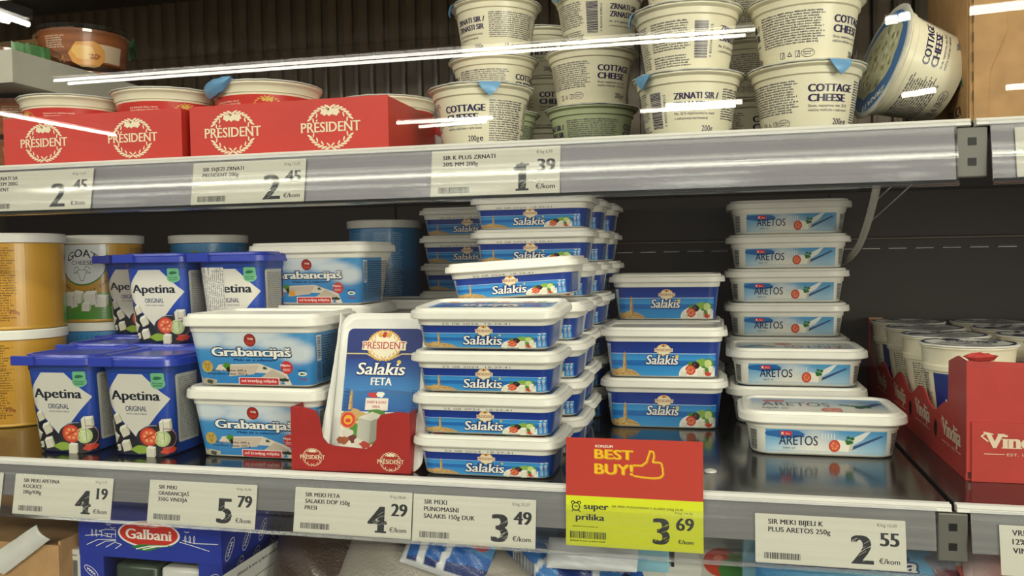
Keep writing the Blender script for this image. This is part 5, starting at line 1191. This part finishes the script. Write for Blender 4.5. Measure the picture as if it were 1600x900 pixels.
# white labelled box between them and the blue carton
y3 = .05; xw0, xw1 = atY(88, 880, y3).x+.002, xl-.003; zw = atY(110, 858, y3).z
t = thing('white_box', 'small white box with a barcode between the brown box and the blue carton', 'box'); boxobj('box_body', 'card_white', (xw0, xw1, y3, y3+.1, ZB, zw), t, .001)
A = Art(); A.z = 1; A.bar(.006, zw-.034, xw1-xw0-.004, zw-.012, INK); A.tiny(.004, zw-.009, xw1-xw0-.003, zw-.004, .003, INK); A.build('printed_label', lambda x, y, o: Vector((xw0+x, y3-o, y)), t, 'print_paper')
# white tray wall right of the blue carton
xs = xr_+.020; yA, yB_ = .012, .30
p1_ = atY(352, 898, 0); 
# height from the line the wall's top edge makes
ztop = atY(430, 845, atZ(430, 845, -.262).y).z
t = thing('white_carton', 'white shelf carton whose side wall with a barcode rises beside the blue carton', 'carton')
d = ray(352, 898); k = (xs-CAMP.x)/d.x; ztop = (CAMP+d*k).z
d = ray(400, 899); k = (xs-CAMP.x)/d.x; zlow = (CAMP+d*k).z
boxobj('side_wall', 'card_white', (xs-.0016, xs, yA, yB_, ZB, ztop), t, .0004); boxobj('carton_base', 'card_white', (xs, xs+.30, yA, yB_, ZB, ZB+.002), t); boxobj('back_wall', 'card_white', (xs, xs+.30, yB_-.002, yB_, ZB+.002, ztop-.01), t)
A = Art(); A.z = 1; hL = ztop-zlow
A.rect(yA+.02, ztop-hL*.92, yB_-.05, ztop-.002, H('d4d2d0')); A.z = 2; A.bar(yA+.14, ztop-hL*.72, yA+.19, ztop-hL*.08, INK); A.tiny(yA+.03, ztop-hL*.6, yA+.12, ztop-hL*.2, .0055, H('44444c'), ragged=.4); A.line([(yA, zlow), (yB_, zlow)], .0012, H('8d8a86'))
A.build('printed_label', lambda x, y, o: Vector((xs+o, x, y)), t, 'print_paper')

# bags ---------------------------------------------------------------
def pillow(name, W_, H_, T_, fn, seed, label, cat, group=None, nx=44, ny=32, crink=.004, m='print_film'):
    R = random.Random(seed); ph = [(R.uniform(15, 60), R.uniform(15, 60), R.uniform(0, 6), R.uniform(.4, 1)) for _ in range(9)]
    V, F, C = [], [], []
    for side in (1, -1):
        b = len(V)
        for j in range(ny+1):
            for i in range(nx+1):
                x, y = -1+2*i/nx, -1+2*j/ny; e = max(0, (1-abs(x)**3))**.6*max(0, (1-abs(y)**4))**.6
                c = sum(a*abs(math.sin(p*x*.12+q*y*.12+r)) for p, q, r, a in ph)/len(ph)
                ruf = crink*c*(.4+e)*2+.0012*math.sin(x*70+seed)*(abs(y) > .86)
                V.append((x*W_/2*(1-.05*abs(y)**2*(c)), y*H_/2*(1-.04*x*x), side*(T_/2*e+ruf*(.2+e)*.8)+.0004*side)); C.append(fn(x, y, side))
        for j in range(ny):
            for i in range(nx):
                q = (b+j*(nx+1)+i, b+j*(nx+1)+i+1, b+(j+1)*(nx+1)+i+1, b+(j+1)*(nx+1)+i); F.append(q if side > 0 else q[::-1])
    me = mesh(name, V, F, True, 55); ca_ = me.color_attributes.new('Col', 'FLOAT_COLOR', 'POINT'); ca_.data.foreach_set('color', [k for c in C for k in c])
    o = link(name, me, m); tagob(o, label, cat, group); return o
def rotz(o, p, nrm, roll=0):
    """lay a bag's printed face towards nrm"""
    n = Vector(nrm).normalized(); up = Vector((0, 0, 1)); x = up.cross(n).normalized(); y = n.cross(x)
    M = Matrix((x, y, n)).transposed().to_4x4() @ Matrix.Rotation(roll, 4, 'Z'); o.location = p; o.rotation_euler = M.to_euler()
NB = Vector((0, -.8, .6))
def layer(u, v, k):
    """point on the sight line through a pixel lying in the k-th bag layer, counted from the front"""
    s = -.188-.021*k; d = ray(u, v); t_ = (s-CAMP.dot(NB))/d.dot(NB); return CAMP+d*t_
BL, BL2, WH, RB = H('1f5fae'), H('17306e'), H('d8d9dc'), H('3f86c8')
def mozz(x, y, s):
    if abs(y) > .82 or x < -.86: return WH
    if .02+.1*y < x < .18+.1*y: return WH
    if x > .5 and y > .1: return H('b93a34') if (x-.68)**2+(y-.45)**2 < .05 else H('3b7fb4')
    if -.55 < x < -.40 and y < 0: return WH
    return BL if y > -.55+.2*x else BL2
def mozz2(x, y, s):
    if abs(y) > .86 or abs(x) > .9: return WH
    if abs(y-.5*x-.1) < .06: return WH
    return mixc(BL, RB, .5+.5*math.sin(x*3)) if x < .3 else BL2
GM = 'blue and white plastic bags of fresh cheese'
def bag(u, v, Y, W_, H_, T_, fn, seed, nrm, roll, label, **k):
    o = pillow('cheese_bag', W_, H_, T_, fn, seed, label, 'bag', GM, **k); p = atY(u, v, Y); rotz(o, p, nrm, roll); return o
grey = lambda x, y, s: mixc(H('8a847c'), H('a39c92'), .5+.5*math.sin(3*x+2*y))
def film(u, v, Y, W_, H_, seed, nrm, roll, label):
    o = pillow('grey_bag', W_, H_, .02, grey, seed, label, 'bag', 'empty grey plastic film in the white carton', crink=.006); rotz(o, atY(u, v, Y), nrm, roll); return o
dk_shade = lambda x, y, s: mixc(H('4a3c34'), H('6b5a4e'), .5+.5*math.sin(2*x+1))
def film(u, v, k, W_, H_, seed, roll, label, fn=grey):
    o = pillow('grey_bag', W_, H_, .012, fn, seed, label, 'bag', 'empty grey plastic film in the white carton', crink=.005); rotz(o, layer(u, v, k), NB, roll)
def bag(u, v, k, W_, H_, T_, fn, seed, roll, label, **q):
    o = pillow('cheese_bag', W_, H_, T_, fn, seed, label, 'bag', GM, **q); rotz(o, layer(u, v, k), NB, roll); return o
dk_shade = lambda x, y, s: mixc(H('3c302a'), H('5b4a40'), .5+.5*math.sin(2*x+1))  # dark tone painted in for the shaded hollow of the carton
film(530, 880, 4, .15, .17, 3, .15, 'brownish film coloured dark for the shaded cavity inside the white carton, beside its side wall', dk_shade)
film(640, 905, 2, .13, .15, 5, -.55, 'grey plastic film bulging up in the middle of the white carton')
film(655, 945, 1, .18, .13, 9, -.1, 'grey plastic film lying lowest in front, below the 4 29 price tag')
bag(702, 860, 0, .088, .050, .016, mozz, 2, -.22, 'blue and white cheese bag poking out of grey film under the 3 49 tag')
film(752, 905, 3, .10, .12, 12, .9, 'narrow fold of grey plastic film right of the first blue bag')
film(772, 952, .4, .09, .09, 15, .9, 'grey plastic film just left of the bag with the barcode')
b = bag(852, 900, 1.7, .105, .110, .024, mozz2, 7, .12, 'blue cheese bag with a barcode and 200g below the promotion card', crink=.008)
A = Art(); A.z = 1; A.rect(-.028, -.030, -.006, .020, H('c9ccd6')); A.z = 2; A.bar(-.027, -.028, -.007, .018, INK, vert=False, n=26); A.at(.010, .012, -1.1, 2); A.text('200g e', 0, 0, .006, WHITE, w=.03, bold=.02); A.at()
A.build('printed_barcode', lambda x, y, q: Vector((x, y, .0195+q)), b, 'print_gloss')
bag(950, 905, 3.1, .100, .100, .024, mozz2, 21, -.5, 'blue and silver cheese bag leaning under the promotion card', crink=.008)
bag(925, 866, .2, .085, .030, .008, lambda x, y, s: WH, 5, .02, 'white plastic bag seam showing under the left corner of the promotion card', crink=.002)
# pale blue cartons
GP = 'pale blue cartons on the lowest shelf'
def pale(u0, u1, v, Y, dep, label):
    x0_, x1_ = atY(u0, v, Y).x, atY(u1, v, Y).x; zt_ = -.232
    t = thing('pale_carton', label, 'carton', GP); v_, f_ = prism([(x0_, ZB), (x1_, ZB), (x1_-.002, zt_-.004), (x1_-.006, zt_), (x0_+.006, zt_), (x0_+.002, zt_-.004)], Y, Y+dep, 'y'); bevel(link('carton_body', mesh('carton_body', v_, f_), 'carton_pale_blue', t), .0015)
    boxobj('side_seam', 'black_plastic', (x1_+.0002, x1_+.003, Y+.004, Y+dep, ZB, zt_-.01), t); return t
pale(990, 1048, 880, .055, .20, 'pale blue carton just right of the blue and silver bag under the promotion card')
pale(1157, 1205, 880, .055, .20, 'pale blue carton between the oval tray and the darker blue bag')
pale(1222, 1268, 880, .058, .20, 'pale blue carton left of the lettered blue bag below the 2 55 tag')
# oval tray with tomatoes
t = thing('oval_pack', 'white oval pack with blue rim and a tomato picture between two pale blue cartons', 'cheese pack')
v, f = loft([[(.058*s*math.cos(2*PI*i/56), .050*s*math.sin(2*PI*i/56), z) for i in range(56)] for s, z in ((.7, 0), (.86, .004), (.92, .022), (1.0, .024), (1.0, .027), (.95, .028))]); link('tray_pack', mesh('tray_pack', v, f), 'blue_print_foil', t)
A = Art(); A.z = 0; A.ell(0, 0, .048, .041, H('b9b5a6'), 40, 0, H('cfcdc2')); A.z = 1; A.at(0, -.014, 0, 1); A.ell(-.012, .006, .015, .018, H('d9d7cc'), 24); A.ell(.018, .012, .014, .012, H('c0402c'), 24); A.z = 2; A.ell(.028, .006, .012, .010, H('3f7a34'), 20); A.ell(-.022, .024, .005, .005, H('a83a34'), 12); A.blob(.034, .018, .010, .003, H('6f8a4a'), 4); A.ell(.016, .015, .004, .003, H('e0785c'), 10)
A.text('22.14.21', -.012, .020, .003, INK, w=.022)
A.at(); A.build('printed_top', lambda x, y, q: Vector((x, y, .0282+q)), t, 'print_gloss')
n_ = Vector((.0, -.75, .66)).normalized(); x_ = Vector((1, 0, 0)); y_ = n_.cross(x_); t.rotation_euler = Matrix((x_, y_, n_)).transposed().to_euler(); t.location = atY(1092, 893, .09); t.scale = (1.15, 1.15, 1.15)
# lettered blue bag
lb = lambda x, y, s: mixc(H('3f8cc8'), H('7fc0de'), .5+.5*math.sin(2.2*x+1))
b = bag(1322, 925, .6, .150, .085, .018, lb, 31, 0, 'light blue bag with flowing white lettering below the 2 55 tag', crink=.001)
A = Art(); script_word(A, 'Mozzarella', .0, .017, .0115, .115, .05, WHITE, BL2, .25)
A.build('printed_lettering', lambda x, y, q: Vector((x, y, .0115+q)), b, 'print_gloss')
bag(1452, 915, 1.2, .075, .08, .02, lambda x, y, s: H('8a8a94') if y > .2 else H('6a3a44'), 33, .1, 'dull grey and wine coloured bag right of the lettered blue bag', crink=.005)
# bags under the gap at right
bag(1512, 876, 1.2, .060, .075, .016, lambda x, y, s: H('d9dad6') if y > -.25 else H('d24a40'), 41, .1, 'crinkled clear and red bag showing in the gap between the two lower rails')
pk = lambda x, y, s: mixc(H('d88f88'), H('e6c6c0'), .5+.5*math.sin(5*x))
b = bag(1608, 905, .4, .10, .08, .02, pk, 43, 0, 'pinkish bag behind the right end of the lower rail', crink=.003)
